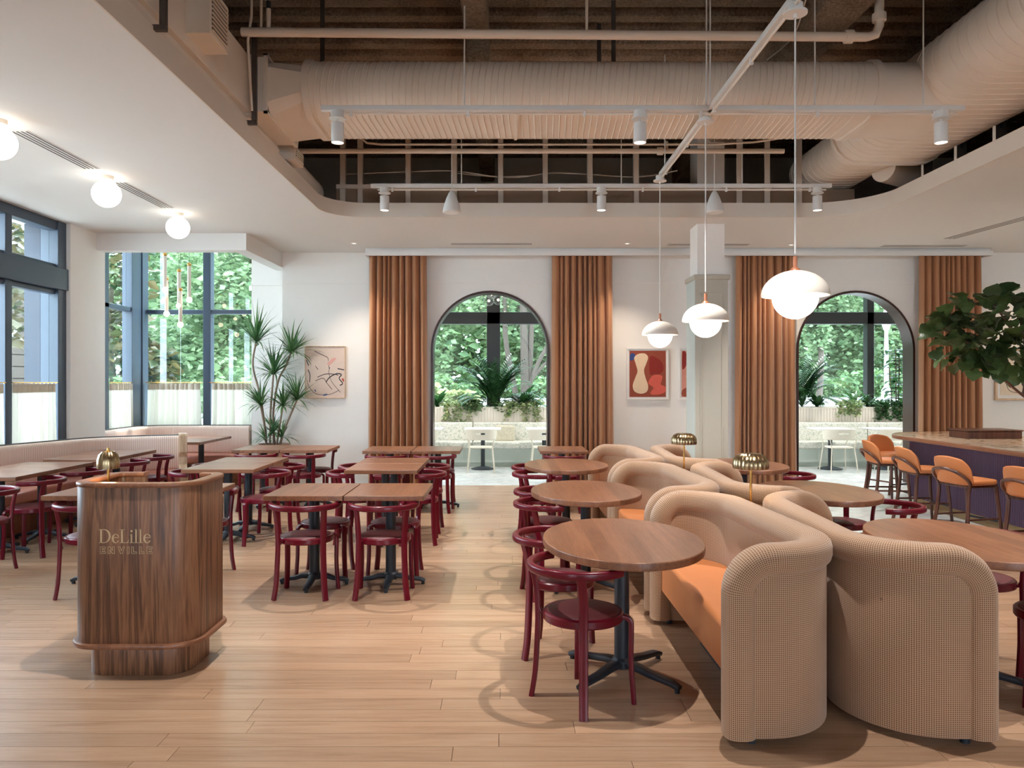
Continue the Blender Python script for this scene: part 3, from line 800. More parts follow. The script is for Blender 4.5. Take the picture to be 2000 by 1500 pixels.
# oval tables either side of the booths
for k, (yc, nm) in enumerate(((4.2,'nearest'),(6.05,'middle'),(7.95,'farthest'))):
    oval_table(.645, yc, nm+' oval walnut table on the left side of the booths')
    oval_table(2.475, yc, nm+' oval walnut table on the right side of the booths')
chair(.40,3.885,37,'nearest oxblood armchair, at nearest oval table left of booths',CH)
chair(.34,4.56,-12,'oxblood armchair second along nearest oval table left of booths',CH)
chair(.36,5.80,14,'nearer oxblood armchair at middle oval table left of booths',CH)
chair(.37,6.42,-8,'farther oxblood armchair at middle oval table left of booths',CH)
chair(.37,7.66,10,'nearer oxblood armchair at farthest oval table left of booths',CH)
chair(.37,8.26,-8,'farther oxblood armchair at farthest oval table left of booths',CH)
chair(2.80,3.86,150,'oxblood armchair at right edge of picture by nearest right oval table',CH)
chair(2.80,4.55,186,'oxblood armchair farther along nearest oval table right of booths',CH)
chair(2.80,5.68,160,'oxblood armchair before bar stools at middle oval table right of booths',CH)
chair(2.80,6.36,190,'farther oxblood armchair at middle oval table right of booths',CH)
chair(2.76,7.55,160,'oxblood armchair at farthest oval table right of booths',CH)

# ------------------------------------------------------------------ curved double sided booths
def make_booth(label, group):
    t = thing('booth_bench', label, 'booth', group=group)      # near end at local y 0, opens to local -x, origin under near end
    plan = fillet([(.0,.07),(.535,.07),(.45,1.76),(.0,1.76)], [0,.34,.34,0], 14)
    plan = [Vector(p) for p in plan]
    pl = resample(plan, .05)
    # cut ends for the panel
    L = [0]
    for a, b in zip(pl[:-1], pl[1:]): L.append(L[-1]+(b-a).length)
    tot = L[-1]
    def at(s):
        s = max(0, min(tot, s))
        for i in range(len(L)-1):
            if s <= L[i+1]: return pl[i].lerp(pl[i+1], (s-L[i])/max(1e-9, L[i+1]-L[i]))
        return pl[-1]
    def tang(s): return (at(s+.01)-at(s-.01)).normalized()
    # upholstered wall panel
    n = 64; z0, z1 = .03, .80
    path = [at(.05+(tot-.1)*k/n) for k in range(n+1)]
    obj('shell_panel', MB().sweep([(p.x,p.y,(z0+z1)/2) for p in path], rrect(.098, z1-z0, .012, 2)), M['check'], t)
    # fat roll over the top and down both ends
    zr = .812; rc = .15; e = .062
    prof = [(0,.034),(0,zr-rc)]
    prof += [(rc-rc*math.cos(a), zr-rc+rc*math.sin(a)) for a in (PI/2*k/9 for k in range(1,10))]
    mid = [(rc+(tot-2*e-2*rc)*k/60, zr) for k in range(1,60)]
    q = prof+mid+[((tot-2*e)-s, z) for s, z in reversed(prof)]
    pts = []; ups = []
    for s, z in q:
        p = at(s+e); T = tang(s+e); pts.append((p.x,p.y,z)); ups.append((-T.y,T.x,0))
    sec = [(.070*math.copysign(abs(math.cos(a))**.75, math.cos(a)), .076*math.copysign(abs(math.sin(a))**.75, math.sin(a))) for a in (2*PI*k/18 for k in range(18))]
    obj('roll_edge', MB().sweep(pts, sec, up=ups), M['check'], t)
    # welt line where the roll meets the panel
    inner = [at(.05+(tot-.1)*k/n) for k in range(n+1)]
    inn = offset2(inner, .047)          # towards the sitter
    poly = [p for p in inn if p.x > .055]
    seat = [(.055, poly[0].y)]+[tuple(p) for p in poly]+[(.055, poly[-1].y)]
    obj('seat', MB().prism(seat, .215, .455), M['orange'], t, bevel=.028, seg=4)
    pin = [(.22,.5),(.40,.5),(.36,1.35),(.22,1.35)]
    obj('plinth', MB().prism(pin, .0, .22), M['black'], t, smooth=False)
    for s in (.12, tot*.36, tot*.64, tot-.12):
        p = at(s); obj('foot', MB().cyl(p.x, p.y, 0, .04, .022, 12), M['black'], t)
    return t
BG = 'curved upholstered booths back to back'
names = ('nearest','middle','farthest')
b0 = None
for k, y0 in enumerate((3.345, 5.24, 7.135)):
    lab = names[k]+' checked fabric booth opening left towards the oval tables'
    if b0 is None: b0 = make_booth(lab, BG); b0.location = (.98, y0, 0)
    else: dup(b0, (.98, y0, 0), 0, lab, BG)
# mirror image booths on the right
def mirror_mesh(me):
    m2 = me.copy(); bm = bmesh.new(); bm.from_mesh(m2)
    for v in bm.verts: v.co.x = -v.co.x
    bmesh.ops.reverse_faces(bm, faces=bm.faces); bm.to_mesh(m2); bm.free(); return m2
br = None
for k, y0 in enumerate((3.345, 5.24, 7.135)):
    lab = names[k]+' checked fabric booth opening right towards the bar'
    if br is None:
        br = thing('booth_bench', lab, 'booth', (2.17, y0, 0), group=BG)
        for ch in b0.children: obj(ch.name.split('.')[0], mirror_mesh(ch.data), None, br)
    else: dup(br, (2.17, y0, 0), 0, lab, BG)
# infill ledges in the gaps between the backs, where the lamps stand
def ledge(y, label):
    t = thing('booth_infill', label, 'ledge', (1.575, y, 0), group='infill ledges between the booth backs')
    obj('body', MB().prism([(-.085,-.12),(.085,-.12),(.10,.12),(-.10,.12)], .0, .76), M['check'], t, bevel=.015)
    obj('cap', MB().prism([(-.09,-.125),(.09,-.125),(.105,.125),(-.105,.125)], .76, .785), M['brass_dk'], t, bevel=.004)
ledge(4.86, 'narrow ledge under nearer brass lamp between booth backs')
ledge(6.76, 'narrow ledge under farther brass lamp between booth backs')

# ------------------------------------------------------------------ brass lamps
def brass_lamp(x, y, z, h, R, label, ribs=20, fin=False):
    t = thing('table_lamp', label, 'lamp', (x, y, z), group='brass table lamps')
    obj('base', MB().lathe([(0,0),(R*.55,0),(R*.55,.008),(R*.2,.014),(0,.016)], 32), M['brass'], t)
    obj('stem', MB().cyl(0,0,.01,h,.0075,14), M['brass'], t)
    w = lambda a, zz: 1+.045*abs(math.cos(a*ribs/2))
    obj('shade', MB().lathe([(.03,h+.028),(R*.55,h+.034),(R*.82,h+.018),(R*.97,h-.012),(R,h-.04),(R*.97,h-.062),(R*.94,h-.062),(R*.96,h-.04),(R*.9,h-.012),(R*.7,h+.01),(.03,h+.02)], 120, wob=w), M['brass_dk'], t)
    if fin: obj('finial', MB().lathe([(0,h+.02),(.03,h+.03),(.008,h+.04),(.006,h+.055),(0,h+.057)], 16), M['brass'], t)
    obj('bulb', MB().sphere((0,0,h-.03), .022), M['bulb'], t)
    l = bpy.data.lights.new('lamp_glow','POINT'); l.energy = 2.0; l.color = (1,.74,.45); l.shadow_soft_size = .03
    lo = bpy.data.objects.new('lamp_glow', l); COL.objects.link(lo); lo.parent = t; lo.location = (0,0,h-.065)
    return t
brass_lamp(1.575, 4.90, .785, .325, .108, 'ribbed brass lamp in gap behind the nearest booths')
brass_lamp(1.60, 6.82, .785, .325, .108, 'ribbed brass lamp in gap behind the middle booths')

# ------------------------------------------------------------------ host stand
hs = thing('host_stand', 'walnut veneered host stand with rounded corners and shop lettering', 'stand', (-2.01, 4.38, 0))
HX, HY = -2.01, 4.38
def hpath(d):
    p = [(-2.16,4.645-d),(-2.335+d,4.645-d),(-2.335+d,4.145+d),(-1.69-d,4.145+d),(-1.69-d,4.615-d),(-1.815,4.615-d)]
    return [Vector((v.x-HX, v.y-HY)) for v in fillet(p, [0,.06,.13-d*.5,.15-d*.5,.06,0], 12)]
def hs_sweep(nm, d, wd, z0, z1, mat, rr=.004):
    obj(nm, MB().sweep([(p.x,p.y,(z0+z1)/2) for p in hpath(d)], rrect(wd, z1-z0, rr, 2)), mat, hs)
hs_sweep('body', 0, .036, .175, 1.032, M['walnut_v'], .002)
hs_sweep('rim', .006, .064, 1.03, 1.056, M['walnut'], .008)
hs_sweep('band', .0, .082, .165, .192, M['walnut'], .009)
kick = [p for p in hpath(.055)]
obj('kick_base', MB().sweep([(p.x,p.y,.0835) for p in kick], rrect(.03, .167, .002, 2)), M['walnut_v'], hs)
inner = [tuple(p) for p in hpath(.018)]
obj('shelf', MB().prism(inner, .84, .858), M['walnut_x'], hs, smooth=False)
obj('floor_shelf', MB().prism(inner, .18, .20), M['walnut_x'], hs, smooth=False)
M['letter'] = plain('pale_brass_letter', lin(206,180,140), .4, metal=.2, var=.03)
def serif_word(x, z, H, y0):
    m = MB()
    def R(x0,x1,z0,z1): m.prism([(x+x0*H,z+z0*H),(x+x1*H,z+z0*H),(x+x1*H,z+z1*H),(x+x0*H,z+z1*H)], y0, y0+.003, 'xz')
    def Pg(p): m.prism([(x+a*H, z+b*H) for a, b in p], y0, y0+.003, 'xz')
    def arc(cx, cz, rx, rz, a0, a1, n=22): return [(cx+rx*math.cos(math.radians(a0+(a1-a0)*k/n)), cz+rz*math.sin(math.radians(a0+(a1-a0)*k/n))) for k in range(n+1)]
    # D
    R(.10,.225,0,1); R(.0,.40,0,.04); R(.0,.40,.96,1)
    Pg(arc(.36,.5,.50,.5,-90,90)+arc(.36,.5,.365,.46,90,-90)); x += .93*H
    def e():
        nonlocal x
        Pg(arc(.29,.325,.275,.34,22,335)+arc(.315,.335,.165,.30,330,30)); R(.12,.545,.37,.41); x += .60*H
    e()
    # L
    R(.10,.225,0,1); R(.0,.34,.96,1); R(.0,.62,0,.04); Pg([(.50,.04),(.62,.04),(.66,.27),(.635,.27),(.59,.12)]); x += .70*H
    def l(h):
        nonlocal x
        R(.10,.205,0,h-.02); R(.0,.305,0,.035); Pg([(.0,h-.09),(.205,h),(.205,h-.09)])
        if h < .8: Pg(arc(.15,.87,.075,.075,0,342,14))
        x += .335*H
    l(.67); l(1.06); l(1.06); e()
    return m
obj('lettering', serif_word(-2.175-HX, .735, .0735, 4.124-HY), M['letter'], hs, smooth=False)
def outline_word(x, z, H, y0, wl=.0021):
    m = MB()
    W = {'E':(.82,[(0,0),(.8,0),(.8,.24),(.28,.24),(.28,.38),(.72,.38),(.72,.62),(.28,.62),(.28,.76),(.8,.76),(.8,1),(0,1)]),
         'N':(.98,[(0,0),(.28,0),(.28,.56),(.66,0),(.94,0),(.94,1),(.66,1),(.66,.44),(.28,1),(0,1)]),
         'V':(1.0,[(.36,0),(.62,0),(.98,1),(.68,1),(.49,.4),(.30,1),(0,1)]),
         'I':(.30,[(0,0),(.28,0),(.28,1),(0,1)]), 'L':(.78,[(0,0),(.76,0),(.76,.24),(.28,.24),(.28,1),(0,1)])}
    for ch in 'EN VILLE':
        if ch == ' ': x += .16*H; continue
        wd, p = W[ch]; q = [(x+a*H, z+b*H) for a, b in p]
        for i in range(len(q)):
            (ax,az),(bx,bz) = q[i], q[(i+1)%len(q)]
            L = math.hypot(bx-ax,bz-az); dx, dz = (bx-ax)/L*wl/2, (bz-az)/L*wl/2
            m.prism([(ax-dx+dz,az-dz-dx),(bx+dx+dz,bz+dz-dx),(bx+dx-dz,bz+dz+dx),(ax-dx-dz,az-dz+dx)], y0, y0+.003, 'xz')
        x += (wd+.36)*H
    return m
obj('outline_lettering', outline_word(-2.168-HX, .678, .036, 4.124-HY), M['letter'], hs, smooth=False)
brass_lamp(-2.235, 4.34, .858, .315, .058, 'small brass dome lamp standing inside the host stand', 12, True)

# ------------------------------------------------------------------ banquettes
def banquette(label, pts, radii, cuts, end_panel):
    t = thing('banquette', label, 'banquette', (0,0,0))
    pl = resample([Vector(p) for p in fillet(pts, radii, 14)], .08)
    def sw(nm, lo, hi, sec, mat, **k):
        q = pl[lo:hi+1]
        return obj(nm, MB().sweep([(p.x,p.y,0) for p in q], sec, **k), mat, t)
    def sec(a0, a1, z0, z1, r): return [(x+(a0+a1)/2, y+(z0+z1)/2) for x, y in rrect(a1-a0, z1-z0, r, 3)]
    n = len(pl)-1
    ci = [0]+[int(n*c) for c in cuts]+[n]
    for a, b in zip(ci[:-1], ci[1:]): sw('back_cushion', a, b, sec(-.15,-.015,.44,.895,.05), M['stripe'])
    for a, b in zip(ci[:-1], ci[1:]): sw('seat_cushion', a, b, sec(-.60,-.13,.33,.46,.04), M['pinkleather'])
    sw('plinth', 0, n, sec(-.50,-.03,0,.33,.004), M['walnut_x'])
    sw('back_board', 0, n, sec(-.02,.0,0,.885,.003), M['walnut_x'])
    sw('cap_strip', 0, n, sec(-.05,.004,.893,.905,.003), M['frame_dk'])
    if end_panel:
        p = pl[-1]; T = (pl[-1]-pl[-2]).normalized(); N = Vector((-T.y, T.x))
        prof = [(.03,0),(.03,.90),(.01,.925),(-.19,.925),(-.215,.90),(-.215,.68),(-.175,.62),(-.20,.52),(-.30,.47),(-.62,.47),(-.62,0)]
        m = MB(); nn = len(prof)
        vs = [(p.x+N.x*a+T.x*s, p.y+N.y*a+T.y*s, z) for s in (0,.10) for a, z in prof]
        m.add(vs, [tuple(range(nn)), tuple(range(2*nn-1,nn-1,-1))]+[(i, nn+i, nn+(i+1)%nn, (i+1)%nn) for i in range(nn)])
        obj('end_panel', m, M['palewood'], t, bevel=.005)
    return t
banquette('long curved pinstriped wall banquette with rose leather seat at left', [(-5.585,3.2),(-5.585,8.55),(-5.22,9.80),(-4.32,10.20)], [0,.9,.9,0], (.33,.62,.76), True)
banquette('pinstriped corner banquette in the bay under the cafe curtains', [(-5.86,10.70),(-5.86,12.48),(-4.1,12.48)], [0,.55,0], (.5,.66), False)

# ------------------------------------------------------------------ bar, stools
bar = thing('bar', 'aubergine fluted bar with peach stone counter and brass kick', 'bar', (0,0,0))
out = [Vector(p) for p in fillet([(5.06,4.6),(5.06,10.62),(6.6,10.62)], [0,.85,0], 20)]
poly = [tuple(p) for p in out]+[(6.6,4.6)]
obj('counter_top', MB().prism(poly, .872, .912), M['stone'], bar, bevel=.006)
obj('wood_edge', MB().sweep([(p.x,p.y,.89) for p in offset2(out,.006)], rrect(.028,.05,.012,3)), M['walnut'], bar)
bo = [Vector(p) for p in fillet([(5.30,4.7),(5.30,10.35),(6.5,10.35)], [0,.45,0], 16)]
obj('body', MB().prism([tuple(p) for p in bo]+[(6.5,4.7)], .11, .872), M['purple'], bar, smooth=False)
fl = MB()
for p, q in zip(*(lambda r: (r[:-1], r[1:]))(resample(bo, .03))):
    fl.tube([(p.x,p.y,.112),(p.x,p.y,.868)], .0125, 6, up=(1,0,0))
stuff(obj('reeding', fl, M['purple'], bar))
kp = offset2(bo, -.04)
obj('kick', MB().prism([tuple(p) for p in kp]+[(6.4,4.7)], 0, .11), M['brass_dk'], bar, smooth=False)
bx = thing('bar_caddy', 'dark walnut service box on the far end of the counter', 'box', (5.95, 9.5, .912))
obj('case', MB().box(-.33,.33,-.2,.2,0,.085), M['darkwood'], bx, bevel=.006)
obj('lid', MB().box(-.34,.34,-.21,.21,.087,.105), M['darkwood'], bx, bevel=.006)
def make_stool(label):
    t = thing('bar_stool', label, 'stool', group='tan leather bar stools')        # faces +x
    obj('seat', MB().prism([(x*.9+.0, y) for x, y in rrect(.46,.44,.12,6)], .585, .635), M['orange'], t, bevel=.02, seg=3)
    m = MB(); nu, nv = 18, 9; R = .30; vs = []; fs = []
    def pt(u, v, d):
        a = (u-.5)*math.radians(86); w = 1-.30*max(0, v-.45)**2*3.2
        a *= w; z = .60+.265*v*(1-.10*(2*u-1)**2*v) ; lean = -.05*v
        return (-(R+d)*math.cos(a)+.10+lean, (R+d)*math.sin(a), z)
    for d in (0, .04):
        for i in range(nu+1):
            for j in range(nv+1): vs.append(pt(i/nu, j/nv, d))
    k = (nu+1)*(nv+1); I = lambda i, j, s: s*k+i*(nv+1)+j
    for i in range(nu):
        for j in range(nv):
            fs.append((I(i,j,0),I(i,j+1,0),I(i+1,j+1,0),I(i+1,j,0))); fs.append((I(i,j,1),I(i+1,j,1),I(i+1,j+1,1),I(i,j+1,1)))
    for i in range(nu):
        fs.append((I(i,0,0),I(i+1,0,0),I(i+1,0,1),I(i,0,1))); fs.append((I(i,nv,0),I(i,nv,1),I(i+1,nv,1),I(i+1,nv,0)))
    for j in range(nv):
        fs.append((I(0,j,0),I(0,j,1),I(0,j+1,1),I(0,j+1,0))); fs.append((I(nu,j,0),I(nu,j+1,0),I(nu,j+1,1),I(nu,j,1)))
    m.add(vs, fs); obj('backrest', m, M['orange'], t, bevel=.012, seg=2)
    # bent frame that wraps the back and runs into the rear legs
    pts = []
    for s in (-1, 1):
        c = [(-.235, s*.215, 0), (-.185, s*.195, .30), (-.165, s*.185, .52), (-.165, s*.205, .60), (-.215, s*.20, .66), (-.275, s*.135, .72)]
        pts.append(c if s < 0 else c[::-1])
    arc = pts[0]+[(-.300, 0, .745)]+pts[1]
    q = catmull(arc, 6, closed=False)
    half = len(q)//2
    fr = MB(); cut = 13
    fr.tube(q[cut:len(q)-cut], .017, 10, up=(1,0,0)); obj('back_frame', fr, M['darkwood'], t)
    for part in (q[:cut+1], q[len(q)-cut-1:]):
        obj('leg', MB().tube(part, .0185, 10, up=(1,0,0)), M['darkwood'], t)
    for s in (-1, 1):
        obj('leg', MB().tube([(.215,s*.21,0),(.165,s*.175,  .575)], .0185, 10, scale=[.8,1.15], up=(1,0,0)), M['darkwood'], t)
    obj('seat_rail', MB().box(-.17,.18,-.18,.18,.555,.588), M['darkwood'], t, bevel=.01)
    for a, b in (((.196,-.195,.22),(.196,.195,.22)),((-.2,-.2,.25),(.194,-.194,.25)),((-.2,.2,.25),(.194,.194,.25))):
        obj('foot_rail', MB().tube([a,b], .011, 8), M['black'] if a[0] > 0 else M['darkwood'], t)
    return t
st = make_stool('tan leather bar stool third along, second nearest the lens'); st.location = (4.66,7.72,0); st.rotation_euler = (0,0,math.radians(13))
dup(st, (4.76,8.72,0), math.radians(-1), 'tan leather bar stool second along, just right of stool pair', 'tan leather bar stools')
dup(st, (4.84,9.70,0), math.radians(-7), 'tan leather bar stool at front of the pair by bar tip', 'tan leather bar stools')
dup(st, (5.32,10.55,0), math.radians(-70), 'tan leather bar stool at rounded bar tip, inside of back showing', 'tan leather bar stools')
dup(st, (4.74,6.76,0), math.radians(12), 'tan leather bar stool cut by the right edge of picture', 'tan leather bar stools')
# ------------------------------------------------------------------ ducts and pipes in the opening
def flat_oval(w, h, n=10):
    r = h/2; c = w/2-r; o = []
    for k in range(n+1): a = -PI/2+PI*k/n; o.append((c+r*math.cos(a), r*math.sin(a)))
    for k in range(n+1): a = PI/2+PI*k/n; o.append((-c+r*math.cos(a), r*math.sin(a)))
    return o
def scaled(sec, d): 
    out = []
    for i, p in enumerate(sec):
        a, b = Vector(sec[i-1]), Vector(sec[(i+1)%len(sec)]); T = (b-a).normalized(); out.append((p[0]+T.y*d, p[1]-T.x*d))
    return out
def duct_run(t, nm, p0, p1, w, h, pitch, slant=0, up=(0,0,1)):
    p0, p1 = Vector(p0), Vector(p1); sec = flat_oval(w, h); L = (p1-p0).length; T = (p1-p0).normalized()
    obj(nm, MB().sweep([p0, p1], sec, up=up), M['tan'], t)
    m = MB(); n = int(L/pitch); big = scaled(sec, .006)
    U = Vector(up); N = U.cross(T)
    for k in range(1, n):
        f = lambda s, dx: [p0+T*(k*pitch+dx+slant*(a/w+b/h))+N*a+U*b for a, b in s]
        lo, ps, hi = f(sec, -.006), f(big, 0), f(sec, .006); c = len(ps)
        m.add(lo+ps+hi, [(i, (i+1)%c, c+(i+1)%c, c+i) for i in range(c)]+[(c+i, c+(i+1)%c, 2*c+(i+1)%c, 2*c+i) for i in range(c)])
    stuff(obj('spiral_seam', m, M['tan'], t, smooth=False))
def collar(t, p0, p1, w, h, d=.02, up=(0,0,1)):
    obj('collar', MB().sweep([p0,p1], scaled(flat_oval(w,h), d), up=up), M['tan'], t)
cd = thing('cross_duct', 'flat oval spiral duct running left to right over the opening', 'duct', (0,7.05,4.17))
duct_run(cd, 'duct_body', (-1.70,0,0), (3.22,0,0), .98, .50, .056, .06)
collar(cd, (-1.73,0,0), (-1.67,0,0), .98, .5); collar(cd, (.10,0,0), (.125,0,0), .98, .5, .014); collar(cd, (3.20,0,0), (3.26,0,0), .98, .5)
obj('plain_sleeve', MB().sweep([(3.26,0,0),(3.95,0,0)], flat_oval(.97,.49), up=(0,0,1)), M['tan'], cd)
# square to oval transition
so = flat_oval(.98,.5,10); n = len(so)
def sq_pt(a, w=.95, h=.47):
    c, s = math.cos(a), math.sin(a); k = 1/max(abs(c)/(w/2), abs(s)/(h/2)); return (c*k, s*k)
sqp = [sq_pt(math.atan2(b/.5, a/.98)) for a, b in so]
m = MB(); m.add([(-1.70,a,b) for a, b in so]+[(-2.03,a,b-.02) for a, b in sqp], [(i,(i+1)%n,n+(i+1)%n,n+i) for i in range(n)])
obj('transition', m, M['tan'], cd, angle=25)
fg = MB(); fg.box(-2.05,-2.02,-.50,.50,-.275,-.255).box(-2.05,-2.02,-.50,.50,.215,.235).box(-2.05,-2.02,-.50,-.475,-.275,.235).box(-2.05,-2.02,.475,.50,-.275,.235)
obj('flange', fg, M['tan'], cd, smooth=False)
obj('elbow_box', MB().box(-2.86,-2.05,-.475,.475,-.255,.215), M['tan'], cd, bevel=.006)
ld = thing('rectangular_duct', 'long tan rectangular duct along left edge of the opening', 'duct', (0,0,0))
obj('duct_body', MB().box(-2.9,-2.155,-.2,6.55,3.89,4.36), M['tan'], ld, bevel=.006)
for yy in (1.8,4.0,6.53): obj('flange', MB().box(-2.93,-2.125,yy,yy+.03,3.86,4.39), M['tan'], ld, bevel=.004)
def register(x0, x1, y0, y1, z0, z1, label):
    t = thing('air_register', label, 'vent', (0,0,0))
    obj('box', MB().box(x0,x1,y0,y1,z0,z1), M['tan'], t, bevel=.004)
    obj('shade_sheet', MB().box(x1,x1+.002,y0+.035,y1-.035,z0+.03,z1-.03), M['galv'], t, smooth=False)  # dark sheet stands in for the shade behind the louvers
    k = max(4, int((z1-z0-.06)/.026))
    for i in range(k):
        z = z0+.035+(z1-z0-.07)*i/(k-1)
        obj('louver', MB().box(x1,x1+.012,y0+.03,y1-.03,z-.004,z+.004), M['tan'], t, smooth=False)
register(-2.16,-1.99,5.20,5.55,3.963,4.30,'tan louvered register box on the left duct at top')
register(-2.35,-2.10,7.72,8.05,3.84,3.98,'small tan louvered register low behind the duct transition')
rd_ = thing('trunk_duct', 'big flat oval spiral trunk duct running back at the right', 'duct', (4.20,0,4.30))
duct_run(rd_, 'duct_body', (0,.4,0), (0,8.36,0), 1.23, .62, .12, .06)
collar(rd_, (0,8.34,0), (0,8.40,0), 1.23, .62, .024)
duct_run(rd_, 'narrow_body', (-.06,8.4,0), (-.06,10.0,0), .82, .5, .12, .05)
collar(rd_, (-.06,8.52,0), (-.06,8.57,0), .84, .52, .02); collar(rd_, (-.06,9.95,0), (-.06,10.02,0), .8, .48, .02)
br_ = MB().tube([(.2,8.9,-.22),(.5,9.05,-.24),(.8,9.1,-.24)], .16, 20, up=(0,0,1)); obj('branch', br_, M['tan'], rd_)
tag(obj('left_back_duct', MB().tube([(-2.42,7.7,3.96),(-2.42,9.6,3.96)], .17, 24), M['tan']), 'round tan duct low in left back corner of opening', 'duct')
tag(obj('edge_pipe', MB().tube([(-2.27,-.2,3.86),(-2.27,7.5,3.86)], .075, 16), M['tan']), 'fat tan pipe running back along the left fascia', 'pipe')
def pipe(name, label, pts, r, extra=(), mat='tan', up=None):
    t = thing(name, label, 'pipe', (0,0,0))
    kw = {'up':up} if up else {}
    obj('run', MB().tube(pts, r, 12, **kw), M[mat], t)
    for nm, q, rr in extra: obj(nm, MB().tube(q, rr, 10), M[mat], t)
    return t
p1 = pipe('sprinkler_pipe', 'tan sprinkler pipe crossing high in front of the duct', [(-2.15,6.3,4.47),(2.98,6.3,4.43),(3.05,6.3,4.45),(3.08,6.3,4.52),(3.08,6.3,5.06)], .037,
     [('coupling', [(2.80,6.3,4.432),(2.86,6.3,4.432)], .055), ('coupling', [(3.08,6.3,4.56),(3.08,6.3,4.62)], .055), ('riser', [(-1.93,6.3,4.47),(-1.93,6.3,4.66)], .018), ('riser', [(.68,6.3,4.45),(.68,6.3,5.06)], .012)], up=(0,1,0))
obj('sprinkler_head', MB().cyl(-1.93,6.3,4.66,4.72,.02,12), M['black'], p1)
pipe('back_pipe', 'tan pipe low behind the duct above the back fascia', [(-2.3,8.5,4.155),(3.1,8.5,4.155)], .028, [('coupling', [(1.70,8.5,4.155),(1.76,8.5,4.155)], .045), ('valve', [(1.80,8.5,4.155),(1.80,8.5,4.26)], .02)])
pipe('back_conduit', 'thin tan conduit above the back pipe, bent up at right', [(-1.62,8.42,4.33),(-1.5,8.42,4.22),(-1.35,8.42,4.205),(2.3,8.42,4.205),(2.75,8.42,4.23),(3.2,8.42,4.30)], .012, up=(0,1,0))
pipe('left_conduit', 'pair of tan conduits dropping beside the duct flange', [(-2.07,6.3,5.1),(-2.07,6.3,4.6),(-2.10,6.3,4.4),(-2.10,6.4,3.86)], .011, [('second_run', [(-1.99,6.3,5.1),(-1.99,6.3,4.47)], .011)])
def bracket(y, label):
    t = thing('strut_bracket', label, 'bracket', (0,0,0), group='strut brackets on the left duct')
    obj('upright', MB().box(-2.12,-2.08,y,y+.04,3.80,4.62), M['galv'], t, bevel=.004)
    obj('arm', MB().box(-2.36,-2.08,y,y+.04,3.765,3.80), M['galv'], t, bevel=.004)
bracket(4.72, 'steel strut bracket holding the left duct above register'); bracket(6.45, 'steel strut bracket at the far end of left duct')
# framing round the void
stud_x = [-2.02,-1.80,-1.20,-.62,-.04,.52,1.08,1.66]
for i, x in enumerate(stud_x):
    t = thing('metal_stud', 'tan steel stud behind back fascia, number %s from the left' % ['one','two','three','four','five','six','seven','eight'][i], 'stud', (x,9.62,3.79), group='studs behind the back fascia')
    obj('web', MB().box(-.035,.035,0,.004,0,1.28), M['tan'], t, smooth=False); obj('flange', MB().box(-.035,-.031,0,.05,0,1.28).box(.031,.035,0,.05,0,1.28), M['tan'], t, smooth=False)
for i, x in enumerate((2.95,3.3,3.7)):
    t = thing('metal_stud', ['steel stud just right of the column top','steel stud second right of the column top','steel stud behind the far end of trunk duct'][i], 'stud', (x,9.62,3.79), group='studs behind the back fascia')
    obj('web', MB().box(-.035,.035,0,.004,0,1.28), M['tan'], t, smooth=False)
tr = thing('stud_track', 'horizontal tan track across the studs behind back fascia', 'track', (0,9.60,0))
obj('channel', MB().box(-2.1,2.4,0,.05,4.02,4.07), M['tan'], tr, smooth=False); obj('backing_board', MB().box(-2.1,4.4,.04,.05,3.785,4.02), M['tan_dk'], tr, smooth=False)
sside = ['nearest','second','third','fourth','fifth','sixth']
for i in range(6):
    yy = 5.35+.62*i
    t = thing('side_stud', 'punched steel stud above right fascia, %s from the lens' % sside[i], 'stud', (4.62,yy,3.79), group='studs above the right fascia')
    obj('web', MB().box(0,.10,0,.004,0,1.28), M['galv'], t, smooth=False)
    obj('knockout', MB().prism(ell(.018,.03,14,.05,.22), -.002, 0, 'xz'), M['black'], t, smooth=False)
    obj('knockout', MB().prism(ell(.018,.03,14,.05,.75), -.002, 0, 'xz'), M['black'], t, smooth=False)
    obj('flange', MB().box(-.003,0,0,.045,0,1.28), M['tan'], t, smooth=False)
def cable(label, pts, r=.007): tag(obj('cable', MB().tube(catmull(pts, 6, closed=False), r, 6, up=(0,1,0)), M['matte_white']), label, 'cable', 'slack cables behind the studs')
cable('slack pale cable swagged behind the studs, left part', [(-2.0,9.72,4.23),(-1.2,9.72,4.26),(-.62,9.72,4.27),(-.1,9.72,4.20),(.3,9.72,4.21)])
cable('slack pale cable swagged behind the studs, right part', [(-.62,9.74,4.25),(.1,9.74,4.19),(.6,9.74,4.25),(1.1,9.74,4.23),(1.7,9.74,4.2),(2.2,9.74,4.28)])
cable('loose cable looping along the sprayed right beam', [(2.52,5.9,5.0),(2.5,6.3,4.8),(2.56,6.8,4.66),(2.5,7.3,4.66)])
for i, (x, yy, z) in enumerate(((-1.63,6.9,4.42),(1.0,7.0,4.42),(.93,7.5,4.42))):
    tag(obj('duct_hanger', MB().box(x-.02,x+.02,yy,yy+.006,z-.1,5.1), M['galv'], smooth=False), ['dark strap hanging the duct near its left collar','dark strap hanging the duct right of middle','dark strap hanging the duct behind the middle one'][i], 'strap', 'duct hanger straps')
